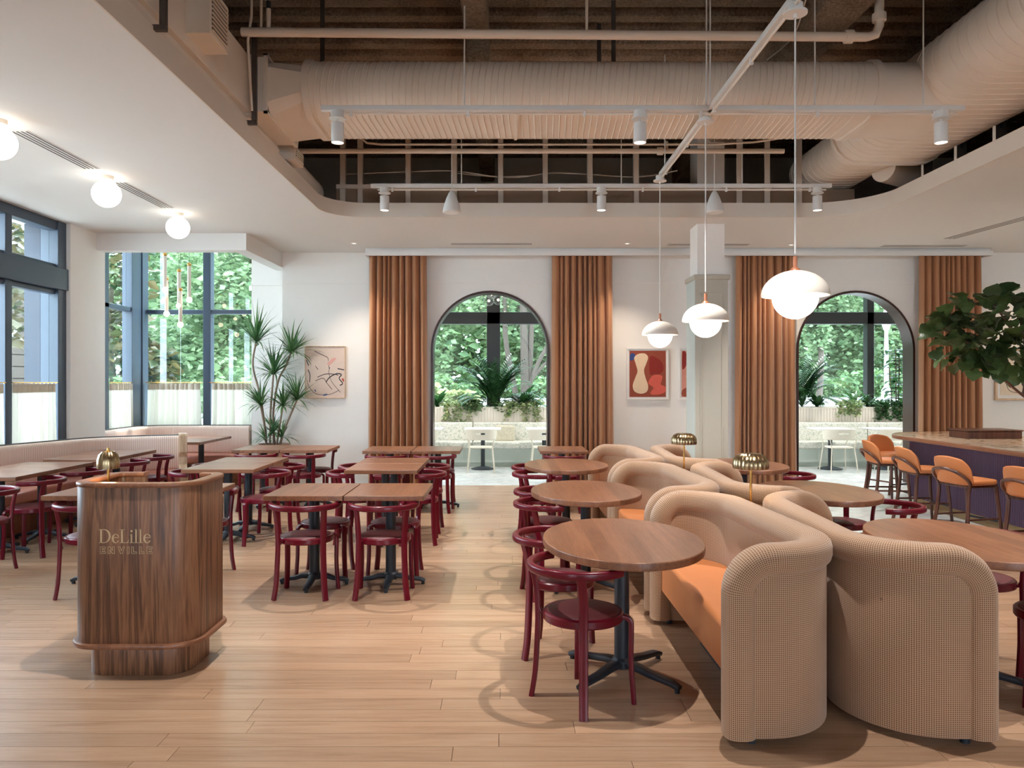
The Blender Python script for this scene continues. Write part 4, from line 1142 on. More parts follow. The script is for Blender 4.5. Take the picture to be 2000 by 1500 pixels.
# ------------------------------------------------------------------ lighting tracks, spots, pendants
ZTK = 3.87
def track(name, label, p0, p1, rods):
    p0, p1 = Vector(p0), Vector(p1)
    t = thing(name, label, 'track', tuple(p0)); d = p1-p0; T = d.normalized()
    obj('channel', MB().sweep([(0,0,0), d], rect(.05,.042), up=(0,0,1)), M['white'], t, bevel=.003)
    off = Vector((0,0,-.045)); nrm = Vector((0,0,1)).cross(T)*.0
    obj('conduit', MB().tube([off+T*.08, d+off-T*.06], .0095, 10, up=(0,0,1)), M['matte_white'], t)
    n = int(d.length/.9)
    for k in range(n+1): obj('clip', MB().obox(tuple(T*(.25+k*(d.length-.5)/max(1,n))+off), (.022,.022,.045)), M['white'], t, smooth=False)
    for r in rods: obj('rod', MB().tube([T*r, T*r+Vector((0,0,5.1-p0.z))], .0065, 8), M['white'], t)
    return t
track('lighting_track', 'white cross track in front of the spiral duct', (-1.517,6.376,ZTK), (3.82,6.376,ZTK), (1.19,3.2,4.10,5.0))
track('lighting_track', 'white cross track before the back fascia', (-1.54,8.89,ZTK), (3.79,8.89,ZTK), (1.05,2.9,4.3))
track('lighting_track', 'white track running away over the booths', (1.72,3.2,ZTK), (1.72,8.40,ZTK), (.9,3.2,5.0))
track('lighting_track', 'white cross track nearest the lens, above the picture', (-1.53,3.86,ZTK), (3.8,3.86,ZTK), (1.2,4.2))
sp0 = None
SPG = 'white cylinder track spots'
def spot(x, y, label):
    global sp0
    if sp0 is None:
        t = thing('track_spot', label, 'spotlight', (x,y,ZTK), group=SPG); sp0 = t
        obj('canopy', MB().lathe([(0,-.02),(.055,-.02),(.055,-.075),(.07,-.08),(.07,-.088),(0,-.088)], 24), M['white'], t)
        obj('stem', MB().cyl(0,0,-.125,-.085,.006,8), M['white'], t)
        obj('can', MB().lathe([(0,-.12),(.052,-.12),(.053,-.125),(.053,-.285),(.048,-.285),(.048,-.278),(0,-.278)], 28), M['white'], t)
        obj('lens', MB().lathe([(0,-.2795),(.047,-.2795)], 24), M['lens'], t)
    else: dup(sp0, (x,y,ZTK), 0, label, SPG)
    l = bpy.data.lights.new('spot_beam','SPOT'); l.energy = SPOT_W*(SPOT_K.get(label,1)); l.color = (1,.97,.94); l.spot_size = math.radians(SPOT_A); l.spot_blend = .75; l.shadow_soft_size = .016
    lo = bpy.data.objects.new('spot_beam', l); COL.objects.link(lo); lo.location = (x,y,ZTK-.295)
SPOT_A = 88; SPOT_K = {}
for yy, nm in ((6.376,'track before the duct'),(8.89,'back track')):
    for x, s in ((-1.38,'left'),(1.13,'middle'),(3.63,'right')): spot(x, yy, 'white cylinder spot at %s of the %s' % (s, nm))
for x, s in ((-1.38,'left'),(1.13,'middle'),(3.63,'right')): spot(x, 3.86, 'white cylinder spot at %s of track above the picture' % s)
pd0 = None
for x, y, nm in ((1.70,8.36,'farthest'),(1.70,6.47,'middle'),(1.73,4.56,'nearest')):
    lab = nm+' white dome pendant with opal globe over the booths'
    if pd0: dup(pd0, (x,y,0), 0, lab, 'dome pendants over the booths'); continue
    t = thing('pendant_lamp', lab, 'lamp', (x,y,0), group='dome pendants over the booths'); pd0 = t
    zr = 2.11; R = .195
    obj('canopy', MB().lathe([(0,3.845),(.045,3.845),(.045,3.80),(.07,3.795),(.07,3.783),(.012,3.783),(.012,3.76),(0,3.76)], 28), M['white'], t)
    obj('cord', MB().cyl(0,0,2.36,3.78,.0055,8), M['white'], t)
    obj('cap', MB().lathe([(0,2.345),(.013,2.345),(.013,2.283),(.016,2.28),(.03,2.266),(.034,2.252),(0,2.252)], 24), M['cap'], t)
    o_ = [(R*math.sin(PI/2*k/14), zr+.152*math.cos(PI/2*k/14)) for k in range(15)]
    i_ = [((R-.006)*math.sin(PI/2*k/14), zr+.145*math.cos(PI/2*k/14)) for k in range(14,-1,-1)]
    obj('shade', MB().lathe(o_+i_, 48), M['matte_white'], t)
    obj('globe', MB().sphere((0,0,zr-.005), .132, 32, 18), M['globe'], t)
# bell shaped speakers
sk = None
for x, nm in ((-.58,'left'),(2.345,'right')):
    lab = 'white bell shaped hanging speaker at %s before back fascia' % nm
    if sk: dup(sk, (x,8.55,0), 0, lab, 'bell speakers'); continue
    sk = thing('bell_speaker', lab, 'speaker', (x,8.55,0), group='bell speakers')
    obj('shell', MB().lathe([(0,3.735),(.014,3.73),(.035,3.70),(.062,3.64),(.086,3.565),(.10,3.505),(.102,3.49),(.09,3.48),(0,3.48)], 32), M['white'], sk)
    obj('cord', MB().cyl(0,0,3.73,5.09,.005,8), M['white'], sk)
# opal ceiling globes along the left windows
gl = None
for i, y in enumerate((9.19,7.54,5.92,4.30)):
    lab = 'opal glass ceiling globe at left, %s from the back' % ['first','second','third','fourth'][i]
    if gl: dup(gl, (-3.90,y,3.62), 0, lab, 'ceiling globes'); continue
    gl = thing('ceiling_globe', lab, 'lamp', (-3.90,y,3.62), group='ceiling globes')
    obj('mount', MB().lathe([(0,0),(.065,0),(.065,-.035),(.045,-.04),(.045,-.06),(0,-.06)], 24), M['matte_white'], gl)
    obj('globe', MB().sphere((0,0,-.175), .135, 32, 20, .97), M['globe'], gl)
# slot diffusers and downlights
def slots(label, c, L, wd, rz, n=4):
    t = thing('slot_diffuser', label, 'vent', (c[0],c[1],3.62), rz)
    obj('frame', MB().box(-L/2,L/2,-wd/2,wd/2,-.004,-.0005), M['ceil'], t, smooth=False)
    for k in range(n):
        yy = -wd/2+wd*(k+.5)/n
        obj('slot', MB().box(-L/2+.01,L/2-.01,yy-wd/n*.17,yy+wd/n*.17,-.006,-.003), M['galv'], t, smooth=False)
slots('four slot diffuser between first and second ceiling globes', (-3.90,8.33), 1.15, .15, PI/2)
slots('four slot diffuser between second and third ceiling globes', (-3.90,6.72), 1.10, .15, PI/2)
slots('long slot diffuser in ceiling above the first arch', (-.18,11.22), 1.20, .15, 0, 2)
slots('slot diffuser in ceiling behind the column', (3.0,11.28), 1.20, .15, 0, 2)
slots('slot diffuser in ceiling above the second arch', (6.22,11.38), 1.25, .15, 0, 2)
slots('angled slot diffuser in ceiling above the bar', (6.36,9.95), 1.75, .19, math.radians(96), 3)
for i, (x, y) in enumerate(((-2.18,11.18),(1.80,11.2),(4.23,11.3))):
    t = thing('downlight', 'small round downlight in back ceiling, %s of three' % ['leftmost','middle','rightmost'][i], 'downlight', (x,y,3.62), group='downlights by the back wall')
    obj('trim_ring', MB().lathe([(.03,-.002),(.052,-.002),(.052,-.007),(.03,-.007)], 24), M['white'], t)
    obj('lens', MB().lathe([(0,-.003),(.03,-.003)], 20), M['lens'], t)
    l = bpy.data.lights.new('downlight_beam','SPOT'); l.energy = 110; l.color = (1,.84,.66); l.spot_size = math.radians(95); l.spot_blend = .8; l.shadow_soft_size = .03
    lo = bpy.data.objects.new('downlight_beam', l); COL.objects.link(lo); lo.location = (x,y,3.60); lo.parent = None
for i, (x, y) in enumerate(((6.9,7.6),(7.0,9.5),(8.2,11.2))):  # lamps added outside the view to warm the right wall
    t = thing('downlight', 'added unseen fill downlight over the bar, %s from the lens' % ['nearest','second','third'][i], 'downlight', (x,y,3.62), group='added fill downlights over the bar')
    obj('trim_ring', MB().lathe([(.03,-.002),(.052,-.002),(.052,-.007),(.03,-.007)], 24), M['white'], t)
    obj('lens', MB().lathe([(0,-.003),(.03,-.003)], 20), M['lens'], t)
    l = bpy.data.lights.new('downlight_beam','SPOT'); l.energy = (95,85,40)[i]; l.color = (1,.80,.58); l.spot_size = math.radians(120); l.spot_blend = .8; l.shadow_soft_size = .03
    lo = bpy.data.objects.new('downlight_beam', l); COL.objects.link(lo); lo.location = (x,y,3.60)
# bay stick lamps
bs = None
for i, (x, y, zb, nm) in enumerate(((-5.03,11.4,2.97,'leftmost upper'),(-4.82,11.4,2.73,'middle upper'),(-4.67,11.4,2.82,'rightmost upper'),(-5.05,11.5,2.62,'lower left'),(-4.80,11.4,2.45,'lowest'))):
    lab = nm+' slim stick pendant with glowing bulb in the bay'
    t = thing('stick_pendant', lab, 'lamp', (x,y,zb), group='stick pendants in the bay')
    obj('bulb', MB().sphere((0,0,0), .042, 20, 12), M['bulb'], t)
    obj('tube', MB().cyl(0,0,.035,.50,.027,16), M['matte_white'], t)
    obj('top_ball', MB().sphere((0,0,.52), .032, 16, 10), M['brass'], t)
    obj('cord', MB().cyl(0,0,.54,3.95-zb,.003,6), M['black'], t)

# ------------------------------------------------------------------ curtains and cafe curtains
def drape(name, label, cat, p0, p1, z0, z1, folds, amp0, amp1, mat, group, spread=0.0, bulge=0, seed=1, header=0.0, headmat=None):
    rn = random.Random(seed); p0, p1 = Vector(p0), Vector(p1); d = p1-p0; L = d.length; T = d/L; N = Vector((-T.y, T.x))
    ph = [rn.uniform(-.6,.6) for _ in range(folds+2)]; am = [rn.uniform(.6,1.3) for _ in range(folds+2)]
    cw = [0.0]
    for _ in range(folds): cw.append(cw[-1]+rn.uniform(.55,1.5))
    cw = [c/cw[-1] for c in cw]
    nx, nz = folds*10, 26; t = thing(name, label, cat, ((p0+p1)/2).to_tuple()+(z0,), group=group); cx = (p0+p1)/2
    def sheet(za, zb, nzz, off):
        vs = []; fs = []
        for s in (0, 1):
            for j in range(nzz+1):
                z = za+(zb-za)*j/nzz; k = 1-(z-z0)/(z1-z0)
                for i in range(nx+1):
                    u = i/nx; f = u*folds; q = int(f); fr = f-q
                    p_ = ph[q]*(1-fr)+ph[q+1]*fr; a_ = am[q]*(1-fr)+am[q+1]*fr
                    amp = (amp0+(amp1-amp0)*k**.8)*a_
                    w = amp*(1-2*abs(math.sin(PI*f+p_*k*.25))**.75)
                    uw = cw[min(q,folds-1)]+(cw[min(q+1,folds)]-cw[min(q,folds-1)])*(fr if q < folds else 1.0)
                    uu = .5+(uw-.5)*(1+spread*k) + .010*math.sin(2*PI*f*1.0+1.3+p_)*k
                    P = p0+d*uu+N*(w+bulge*k+(.004 if s else 0)+off)
                    vs.append((P.x-cx.x, P.y-cx.y, z-z0))
        n1 = (nzz+1)*(nx+1); I = lambda s, j, i: s*n1+j*(nx+1)+i
        for j in range(nzz):
            for i in range(nx):
                fs.append((I(0,j,i),I(0,j,i+1),I(0,j+1,i+1),I(0,j+1,i))); fs.append((I(1,j,i),I(1,j+1,i),I(1,j+1,i+1),I(1,j,i+1)))
        for i in range(nx): fs += [(I(0,0,i),I(1,0,i),I(1,0,i+1),I(0,0,i+1)), (I(0,nzz,i),I(0,nzz,i+1),I(1,nzz,i+1),I(1,nzz,i))]
        for j in range(nzz): fs += [(I(0,j,0),I(0,j+1,0),I(1,j+1,0),I(1,j,0)), (I(0,j,nx),I(1,j,nx),I(1,j+1,nx),I(0,j+1,nx))]
        return MB().add(vs, fs)
    if header:
        obj('sheet', sheet(z0, z1-header, nz, 0), mat, t, angle=80); obj('header', sheet(z1-header, z1, 3, 0), headmat, t, angle=80)
    else: obj('sheet', sheet(z0, z1, nz, 0), mat, t, angle=80)
    return t
CG = 'floor length rust velvet curtains'
drape('curtain','rust velvet curtain left of the first arch','curtain',(-2.07,11.78),(-1.19,11.78),.01,3.60,9,.045,.07,M['curtain'],CG,.06,0,3)
drape('curtain','rust velvet curtain right of the first arch','curtain',(.74,11.78),(1.67,11.78),.01,3.60,10,.045,.07,M['curtain'],CG,.05,0,4)
drape('curtain','rust velvet curtain left of the second arch, beside column','curtain',(3.57,11.78),(4.48,11.78),.01,3.60,10,.045,.07,M['curtain'],CG,.05,0,5)
drape('curtain','rust velvet curtain right of the second arch, behind fig tree','curtain',(6.40,11.78),(7.33,11.78),.01,3.60,10,.045,.07,M['curtain'],CG,.06,0,6)
M['sheer_head'] = sheer('gathered_linen_band', lin(238,228,212), lin(150,140,124), .35)
def cafe(label, p0, p1, z0, folds, seed):
    t = drape('cafe_curtain', label, 'curtain', p0, p1, z0, 1.575, folds, .016, .022, M['sheer'], 'sheer cafe curtains', .05, 0, seed, .10, M['sheer_head'])
    a, b = Vector(p0), Vector(p1); c = (a+b)/2; T = (b-a).normalized()*.03
    obj('rod', MB().tube([(a.x-T.x-c.x,a.y-T.y-c.y,1.592-z0),(b.x+T.x-c.x,b.y+T.y-c.y,1.592-z0)], .007, 8), M['brass'], t)
    for k in range(folds+1):
        p = a.lerp(b, k/folds)-c
        obj('ring', MB().sweep([(p.x, p.y, 1.592-z0)]+[(p.x, p.y, 1.580-z0)], rect(.006,.012), up=(1,0,0)), M['brass'], t, smooth=False)
cafe('sheer cafe curtain in left window beside the white pier', (-5.585,8.76), (-5.585,9.58), .70, 10, 21)
cafe('sheer cafe curtain at far left edge of the picture', (-5.585,7.70), (-5.585,8.58), .70, 10, 22)
cafe('sheer cafe curtain in bay side window next to corner', (-5.87,11.46), (-5.87,12.14), .80, 9, 23)
cafe('sliver of sheer cafe curtain beside the white pier in the bay', (-5.87,10.75), (-5.87,11.22), .80, 6, 24)
cafe('sheer cafe curtain in middle of the bay back window', (-5.80,12.50), (-4.95,12.50), .80, 10, 25)
cafe('sheer cafe curtain at right of the bay back window', (-4.76,12.50), (-4.12,12.50), .80, 9, 26)

# ------------------------------------------------------------------ pictures
def picture(label, x0, x1, z0, z1, fw, fd, frame_m, ground, matw=0):
    t = thing('framed_picture', label, 'picture', ((x0+x1)/2, YW, (z0+z1)/2)); a, b = (x1-x0)/2, (z1-z0)/2
    for bx_ in ((-a,a,b-fw,b),(-a,a,-b,-b+fw),(-a,-a+fw,-b+fw,b-fw),(a-fw,a,-b+fw,b-fw)):
        obj('frame_rail', MB().box(bx_[0],bx_[1],-fd,-.003,bx_[2],bx_[3]), frame_m, t, bevel=.003)
    if matw: obj('mount', MB().box(-a+fw,a-fw,-fd*.6,-.004,-b+fw,b-fw), M['white'], t, smooth=False)
    q = fw+matw
    obj('art', MB().box(-a+q,a-q,-fd*.68,-.004,-b+q,b-q), ground, t, smooth=False)
    return t, a-q, b-q, -fd*.68
pal = lambda n, c: plain(n, c, .8, var=.06)
C_ = {k: pal('pigment_'+k, lin(*v)) for k, v in dict(canvas=(222,200,186), ink=(60,52,54), pinkp=(226,170,160), bluep=(90,104,140), redp=(186,80,66), brown=(150,72,52), cream_p=(232,204,172), oxred=(140,38,32), coral=(216,98,84), cobalt=(52,72,130), rosep=(206,140,124), paper=(232,214,190)).items()}
t, a, b, yf = picture('abstract scribbled canvas on pale ground right of the dragon tree', -3.10,-2.47,1.345,2.16,.012,.045,M['palewood'],C_['canvas'])
def stroke(m, pts, wd):
    q = catmull([Vector(p) for p in pts], 6, closed=False); n = len(q)
    w = [wd*(.35+.65*math.sin(PI*(i+.5)/n)) for i in range(n)]
    L = offset2(q, wd*.5); Rr = offset2(q, -wd*.5)
    m.prism([(p.x*a*2-a, p.y*b*2-b) for p in L]+[(p.x*a*2-a, p.y*b*2-b) for p in reversed(Rr)], yf-.0015, yf, 'xz')
sm = MB()
for pts, wd in (([(.22,.92),(.4,.85),(.56,.79),(.58,.72)],.012),([(.02,.74),(.05,.68),(.08,.63)],.02),([(.06,.55),(.11,.45),(.1,.3)],.02),([(.25,.33),(.45,.38),(.55,.28),(.68,.16)],.012),
                ([(.52,.3),(.62,.4),(.8,.47),(.92,.45),(.86,.38),(.95,.28),(.88,.24)],.022),([(.3,.4),(.5,.46),(.72,.46),(.84,.44)],.014),([(.82,.57),(.99,.545)],.02),([(.62,.6),(.6,.48),(.68,.3),(.9,.1)],.01),([(.25,.62),(.32,.55)],.012),
                ([(.03,.35),(.1,.2),(.28,.07),(.6,.06),(.85,.14)],.01),([(.58,.7),(.61,.55)],.012)): stroke(sm, pts, wd)
obj('ink_marks', sm, C_['ink'], t, smooth=False)
def patch(col, nm, pts, par, a, b, yf, d=.001):
    q = catmull([Vector(p) for p in pts], 8); obj(nm, MB().prism([(p.x*a*2-a, p.y*b*2-b) for p in q], yf-d, yf, 'xz'), C_[col], par, smooth=False)
patch('pinkp','pink_patch',[(.55,.66),(.62,.64),(.75,.73),(.78,.78),(.68,.77),(.6,.7)],t,a,b,yf,.002)
patch('bluep','blue_patch',[(.46,.03),(.56,.05),(.54,.075),(.46,.06)],t,a,b,yf,.002); patch('bluep','blue_patch',[(.22,.14),(.27,.11),(.25,.16)],t,a,b,yf,.002)
patch('redp','red_patch',[(.93,.36),(.97,.31),(.99,.34),(.96,.38)],t,a,b,yf,.002)
t, a, b, yf = picture('framed abstract of cream and coral shapes left of the column', 1.915,2.57,1.322,2.13,.022,.04,M['white'],C_['brown'],.022)
patch('cream_p','cream_shape',[(.24,.93),(.42,.94),(.51,.86),(.46,.72),(.40,.58),(.44,.42),(.51,.25),(.48,.12),(.32,.07),(.14,.12),(.09,.25),(.16,.42),(.22,.56),(.17,.72),(.13,.85)],t,a,b,yf,.002)
patch('oxred','dark_red_shape',[(.56,.86),(.72,.86),(.88,.76),(.94,.62),(.86,.51),(.7,.5),(.56,.5)],t,a,b,yf)
patch('coral','coral_shape',[(.52,.30),(.62,.45),(.78,.48),(.90,.45),(.88,.34),(.86,.27),(.98,.22),(.99,.12),(.85,.06),(.62,.05),(.58,.1),(.66,.2)],t,a,b,yf,.0015)
patch('cobalt','blue_shape',[(.02,.92),(.1,.95),(.16,.9),(.13,.82),(.02,.79)],t,a,b,yf)
t, a, b, yf = picture('framed abstract half hidden behind the sage column', 2.73,3.38,1.322,2.13,.022,.04,M['white'],C_['rosep'],.022)
patch('oxred','dark_red_shape',[(.02,.6),(.16,.75),(.12,.95),(.02,.97)],t,a,b,yf); patch('oxred','dark_red_shape',[(.35,.98),(.8,.98),(.75,.7),(.5,.72)],t,a,b,yf)
patch('cream_p','cream_shape',[(.13,.4),(.25,.35),(.4,.45),(.3,.55),(.15,.5)],t,a,b,yf,.002); patch('brown','brown_shape',[(.02,.02),(.3,.02),(.2,.2),(.02,.15)],t,a,b,yf)
t, a, b, yf = picture('pale line drawing in gold wood frame behind fig tree', 7.655,8.5,1.31,2.12,.035,.045,M['palewood'],C_['paper'],.05)
sm = MB(); stroke(sm, [(.02,.34),(.4,.34),(.7,.34)], .012); stroke(sm, [(.12,.34),(.2,.12),(.4,.06),(.7,.1)], .012); stroke(sm, [(.05,.34),(.05,.48),(.25,.5)], .01); obj('ink_marks', sm, C_['ink'], t, smooth=False)
# ------------------------------------------------------------------ plants
def blade(m, p, d, L, wd, droop, rn, seg=4):
    d = Vector(d).normalized(); s = d.cross(Vector((0,0,1)))
    if s.length < .05: s = Vector((1,0,0))
    s.normalize(); vs = []; pos = Vector(p); dd = d.copy()
    for k in range(seg+1):
        t = k/seg; w = wd*(.55+.9*t if t < .5 else 2.0*(1-t)+.0)*.5+.0005
        n = s.cross(dd).normalized()
        vs += [pos-s*w+n*w*.35, pos+s*w+n*w*.35]
        dd = (dd+Vector((0,0,-droop/seg*(1+t)))).normalized(); pos = pos+dd*(L/seg)
    m.add(vs, [(2*k,2*k+1,2*k+3,2*k+2) for k in range(seg)])
def crown(m, p, axis, n, L, wd, rn, lo=-.35):
    axis = Vector(axis).normalized()
    for _ in range(n):
        z = rn.uniform(lo, 1); a = rn.random()*2*PI; r = math.sqrt(max(0,1-z*z))
        d = Vector((r*math.cos(a), r*math.sin(a), z)); d = d+axis*.35
        blade(m, Vector(p)-axis*.04*rn.random(), d, L*rn.uniform(.7,1.1), wd, rn.uniform(.1,.75), rn)
dt = thing('dragon_tree', 'tall potted dragon tree with spiky leaf heads before the white wall', 'plant', (-3.50,11.66,0))
obj('pot', MB().lathe([(0,0),(.17,0),(.19,.04),(.235,.60),(.245,.62),(.245,.66),(.215,.66),(.205,.60),(0,.60)], 36), M['pot'], dt)
obj('soil', MB().lathe([(0,.615),(.207,.615)], 24), M['gap'], dt)
rn = random.Random(5)
heads = [((-.26,.0,2.22),(-.2,0,1),64,.62,[(-.10,0,.6),(-.14,0,1.0),(-.20,0,1.40),(-.31,0,1.85),(-.26,0,2.20)]),
         ((.26,.05,2.06),(.15,0,1),64,.58,[(.02,.03,.6),(-.01,.03,1.1),(.06,.04,1.6),(.18,.05,1.85),(.26,.05,2.06)]),
         ((.02,-.05,1.74),(0,-.1,1),76,.58,[(-.04,-.03,.6),(-.03,-.04,1.1),(.0,-.05,1.5),(.02,-.05,1.74)]),
         ((-.17,-.08,1.26),(-.3,-.1,1),50,.50,[(-.08,-.06,.6),(-.11,-.08,.95),(-.17,-.08,1.26)]),
         ((.17,-.08,1.26),(.1,-.2,1),50,.46,[(.06,-.05,.6),(.12,-.07,.95),(.17,-.08,1.26)]),
         ((.36,.02,1.34),(.4,0,1),50,.50,[(.08,.0,.6),(.2,.0,.95),(.36,.02,1.34)]),
         ((.02,-.08,.86),(0,-.3,1),36,.36,[(.02,-.04,.6),(.02,-.06,.86)]), ((-.10,-.08,.74),(-.6,-.3,.7),26,.34,[(-.06,-.05,.6),(-.10,-.08,.74)]), ((.16,-.06,.78),(.6,-.3,.7),26,.34,[(.1,-.03,.6),(.16,-.06,.78)])]
for p, ax, n, L, st_ in heads:
    s = obj('stem', trunk_mesh([(st_, .017, .013)]), M['stem'], dt)
    m = MB(); crown(m, p, ax, int(n*1.15), L*1.0, .027, rn)
    m.v = [(x, min(y, .30+.02*math.sin(x*40)), z) for x, y, z in m.v]
    stuff(obj('leaf_head', m, M['leaf_drac'], s))
# fiddle leaf fig standing on the bar
ft = thing('fig_tree', 'fiddle leaf fig spreading over the bar from the right', 'plant', (5.95,8.15,.912))
obj('pot', MB().lathe([(0,0),(.13,0),(.15,.03),(.18,.28),(.165,.28),(.155,.25),(0,.25)], 32), M['pot'], ft)
F0 = Vector((5.95,8.15,.912))
W = lambda *p: tuple(Vector(p)-F0)
brs = [[W(5.95,8.15,1.1),W(5.72,8.1,1.30),W(5.44,8.05,1.46),W(5.14,8.0,1.70),W(4.98,8.0,1.95),W(4.86,7.98,2.1)], [W(5.44,8.05,1.46),W(5.45,8.0,1.85),W(5.36,8.0,2.3),W(5.30,8.0,2.5)],
       [W(5.14,8.0,1.70),W(4.93,7.95,1.76),W(4.80,7.9,1.72)], [W(4.98,8.0,1.95),W(4.75,8.0,2.05),W(4.55,7.95,2.15)], [W(5.36,8.0,2.0),W(5.15,7.9,2.25),W(5.0,7.9,2.42)], [W(5.95,8.15,1.1),W(5.98,8.1,1.7),W(5.85,8.0,2.4)], [W(5.45,8,1.85),W(5.65,7.9,2.1),W(5.7,7.9,2.4)]]
for i, b in enumerate(brs): obj('branch', trunk_mesh([(b, .02 if i in (0,5) else .012, .006)]), M['darkwood'], ft)
def fig_leaf(seed):
    rn = random.Random(seed); m = MB(); n = 12; vs = []
    prof = [.05,.34,.40,.36,.37,.47,.60,.72,.78,.76,.62,.36,.02]
    for k in range(n+1):
        t = k/n; w = prof[k]*.165*(1+rn.uniform(-.06,.06)); z = -.22*t*t*.3+.01*math.sin(t*9+seed); x = t*.30
        wv = .012*math.sin(k*2.1+seed)
        vs += [(x,-w,z+.05*w/.15+wv),(x,-w*.5,z+.012),(x,0,z),(x,w*.5,z+.012),(x,w,z+.05*w/.15-wv)]
    fs = [(5*k+j,5*k+j+1,5*(k+1)+j+1,5*(k+1)+j) for k in range(n) for j in range(4)]
    return m.add(vs, fs).mesh('leaf', angle=60)
lm = [fig_leaf(s) for s in (1,2,3)]
for q in lm: q.materials.append(M['leaf_fig'])
rn = random.Random(9); cen = Vector((5.28,8.0,2.08)); k = 0
while k < 200:
    v = Vector((rn.uniform(-1,1), rn.uniform(-1,1), rn.uniform(-1,1)))
    if v.length > 1 or v.length < .28: continue
    p = Vector((cen.x+v.x*.86, cen.y+v.y*.5, cen.z+v.z*.50))
    if p.x < 4.75 and p.z < 1.72: continue
    out = Vector((v.x*.9, v.y*.9, v.z*.6+.25)).normalized()+Vector((rn.uniform(-.5,.5), rn.uniform(-.6,.3), rn.uniform(-.7,.3)))
    o = obj('leaf', lm[k%3], None, ft); o.location = p-F0-out.normalized()*.12
    o.rotation_euler = (Matrix.Rotation(0,3,'X') @ out.to_track_quat('X','Z').to_matrix() @ Matrix.Rotation(rn.uniform(-.9,.9),3,'X')).to_euler()
    sc = rn.uniform(.58,.92); o.scale = (sc, sc, sc); k += 1

# ------------------------------------------------------------------ the garden room: bench, planter, chairs, tables
gb = thing('garden_bench', 'long pale floral bench on a panelled sage base in garden room', 'bench', (0,0,0))
obj('base', MB().box(-2.7,8.9,14.48,15.05,.08,.34), M['sage'], gb, smooth=False); obj('plinth', MB().box(-2.7,8.9,14.53,15.05,0,.08), M['sage'], gb, smooth=False)
x = -2.65
while x < 8.8:
    pm_ = MB(); pm_.box(x,x+.93,14.468,14.48,.30,.335).box(x,x+.93,14.468,14.48,.085,.12).box(x,x+.04,14.468,14.48,.12,.30).box(x+.89,x+.93,14.468,14.48,.12,.30)
    obj('panel_frame', pm_, M['sage'], gb, smooth=False); x += .96
x = -2.7+.18
while x < 8.8:
    obj('seat_cushion', MB().box(x+.004,x+1.916,14.43,14.95,.34,.465), M['floral'], gb, bevel=.03, seg=3)
    obj('back_cushion', MB().box(x+.004,x+1.916,14.93,15.06,.45,.815), M['floral'], gb, bevel=.03, seg=3); x += 1.92
pb = thing('planter_box', 'long pale beadboard planter box behind the floral bench', 'planter', (0,0,0))
m = MB().box(-2.7,8.9,15.10,15.60,0,1.10); obj('box', m, M['planter'], pb, smooth=False)
m = MB(); x = -2.7
while x < 8.88: m.box(x+.003,x+.055,15.088,15.10,.8,1.08); x += .058
stuff(obj('beadboard', m, M['planter'], pb, smooth=False)); obj('rim', MB().box(-2.7,8.9,15.08,15.61,1.08,1.105), M['planter'], pb, smooth=False)
def frond(m, p, d, L, wl, rn, n=20):
    pos = Vector(p); dd = Vector(d).normalized(); s = dd.cross(Vector((0,0,1))); s.normalize()
    for k in range(n):
        t = k/n; dd = (dd+Vector((0,0,-.05*(1+t)))).normalized(); pos = pos+dd*(L/n)
        if t < .2: continue
        for sg in (-1,1):
            blade(m, pos, dd*.8+s*sg*.8+Vector((0,0,.2)), wl*(1.1-.6*abs(t-.5)), .028, .5, rn, 2)
def palm(label, x, y, z, n, L, seed):
    rn = random.Random(seed); t = thing('areca_palm', label, 'plant', (x,y,z)); m = MB(); st_ = MB()
    for _ in range(n):
        a = rn.random()*2*PI; el = rn.uniform(.7,4.2); d = Vector((math.cos(a), math.sin(a)*.6, el)); Lq = L*rn.uniform(.6,1.05)
        frond(m, (rn.uniform(-.08,.08), rn.uniform(-.05,.05), .02), d, Lq, .20, rn)
        st_.tube([(0,0,0), d.normalized()*Lq*.25], .005, 5)
    obj('stalks', st_, M['leaf_palm'], t, smooth=False); stuff(obj('fronds', m, M['leaf_palm'], t, smooth=False)); return t
palm('feathery areca palm in planter at middle of first arch', -.18, 15.33, 1.1, 64, 1.1, 1)
palm('feathery areca palm at left side of second arch', 5.95, 15.33, 1.1, 54, 1.15, 2)
def broad(label, x, z, n, L, wd, seed, mat='leaf_palm'):
    rn = random.Random(seed); t = thing('broadleaf_plant', label, 'plant', (x,15.33,z))
    for _ in range(n):
        a = rn.random()*2*PI; m = MB(); blade(m, (0,0,0), (math.cos(a)*.7, math.sin(a)*.5, rn.uniform(.5,1.5)), L*rn.uniform(.7,1.1), wd, rn.uniform(.6,1.4), rn, 6)
        obj('leaf', m, M[mat], t)
    return t
broad('broad dark leaved plant at left end of first arch planter', -1.32, 1.1, 14, .5, .13, 3)
broad('broad dark leaved plant at right of first arch planter', .38, 1.1, 20, .62, .15, 4)
broad('bright fern like clump left of palm in first arch', -.62, 1.1, 22, .30, .07, 5)
broad('yellow green clump at far right of first arch planter', .66, 1.1, 22, .26, .07, 6, 'leaf_vine')
broad('glossy low clump beside palm in second arch', 6.25, 1.1, 26, .40, .10, 7)
broad('arching strap leaved plant at middle of second arch', 7.02, 1.1, 18, .62, .06, 8)
broad('small fern before the window post in second arch', 7.25, 1.1, 26, .40, .06, 9)
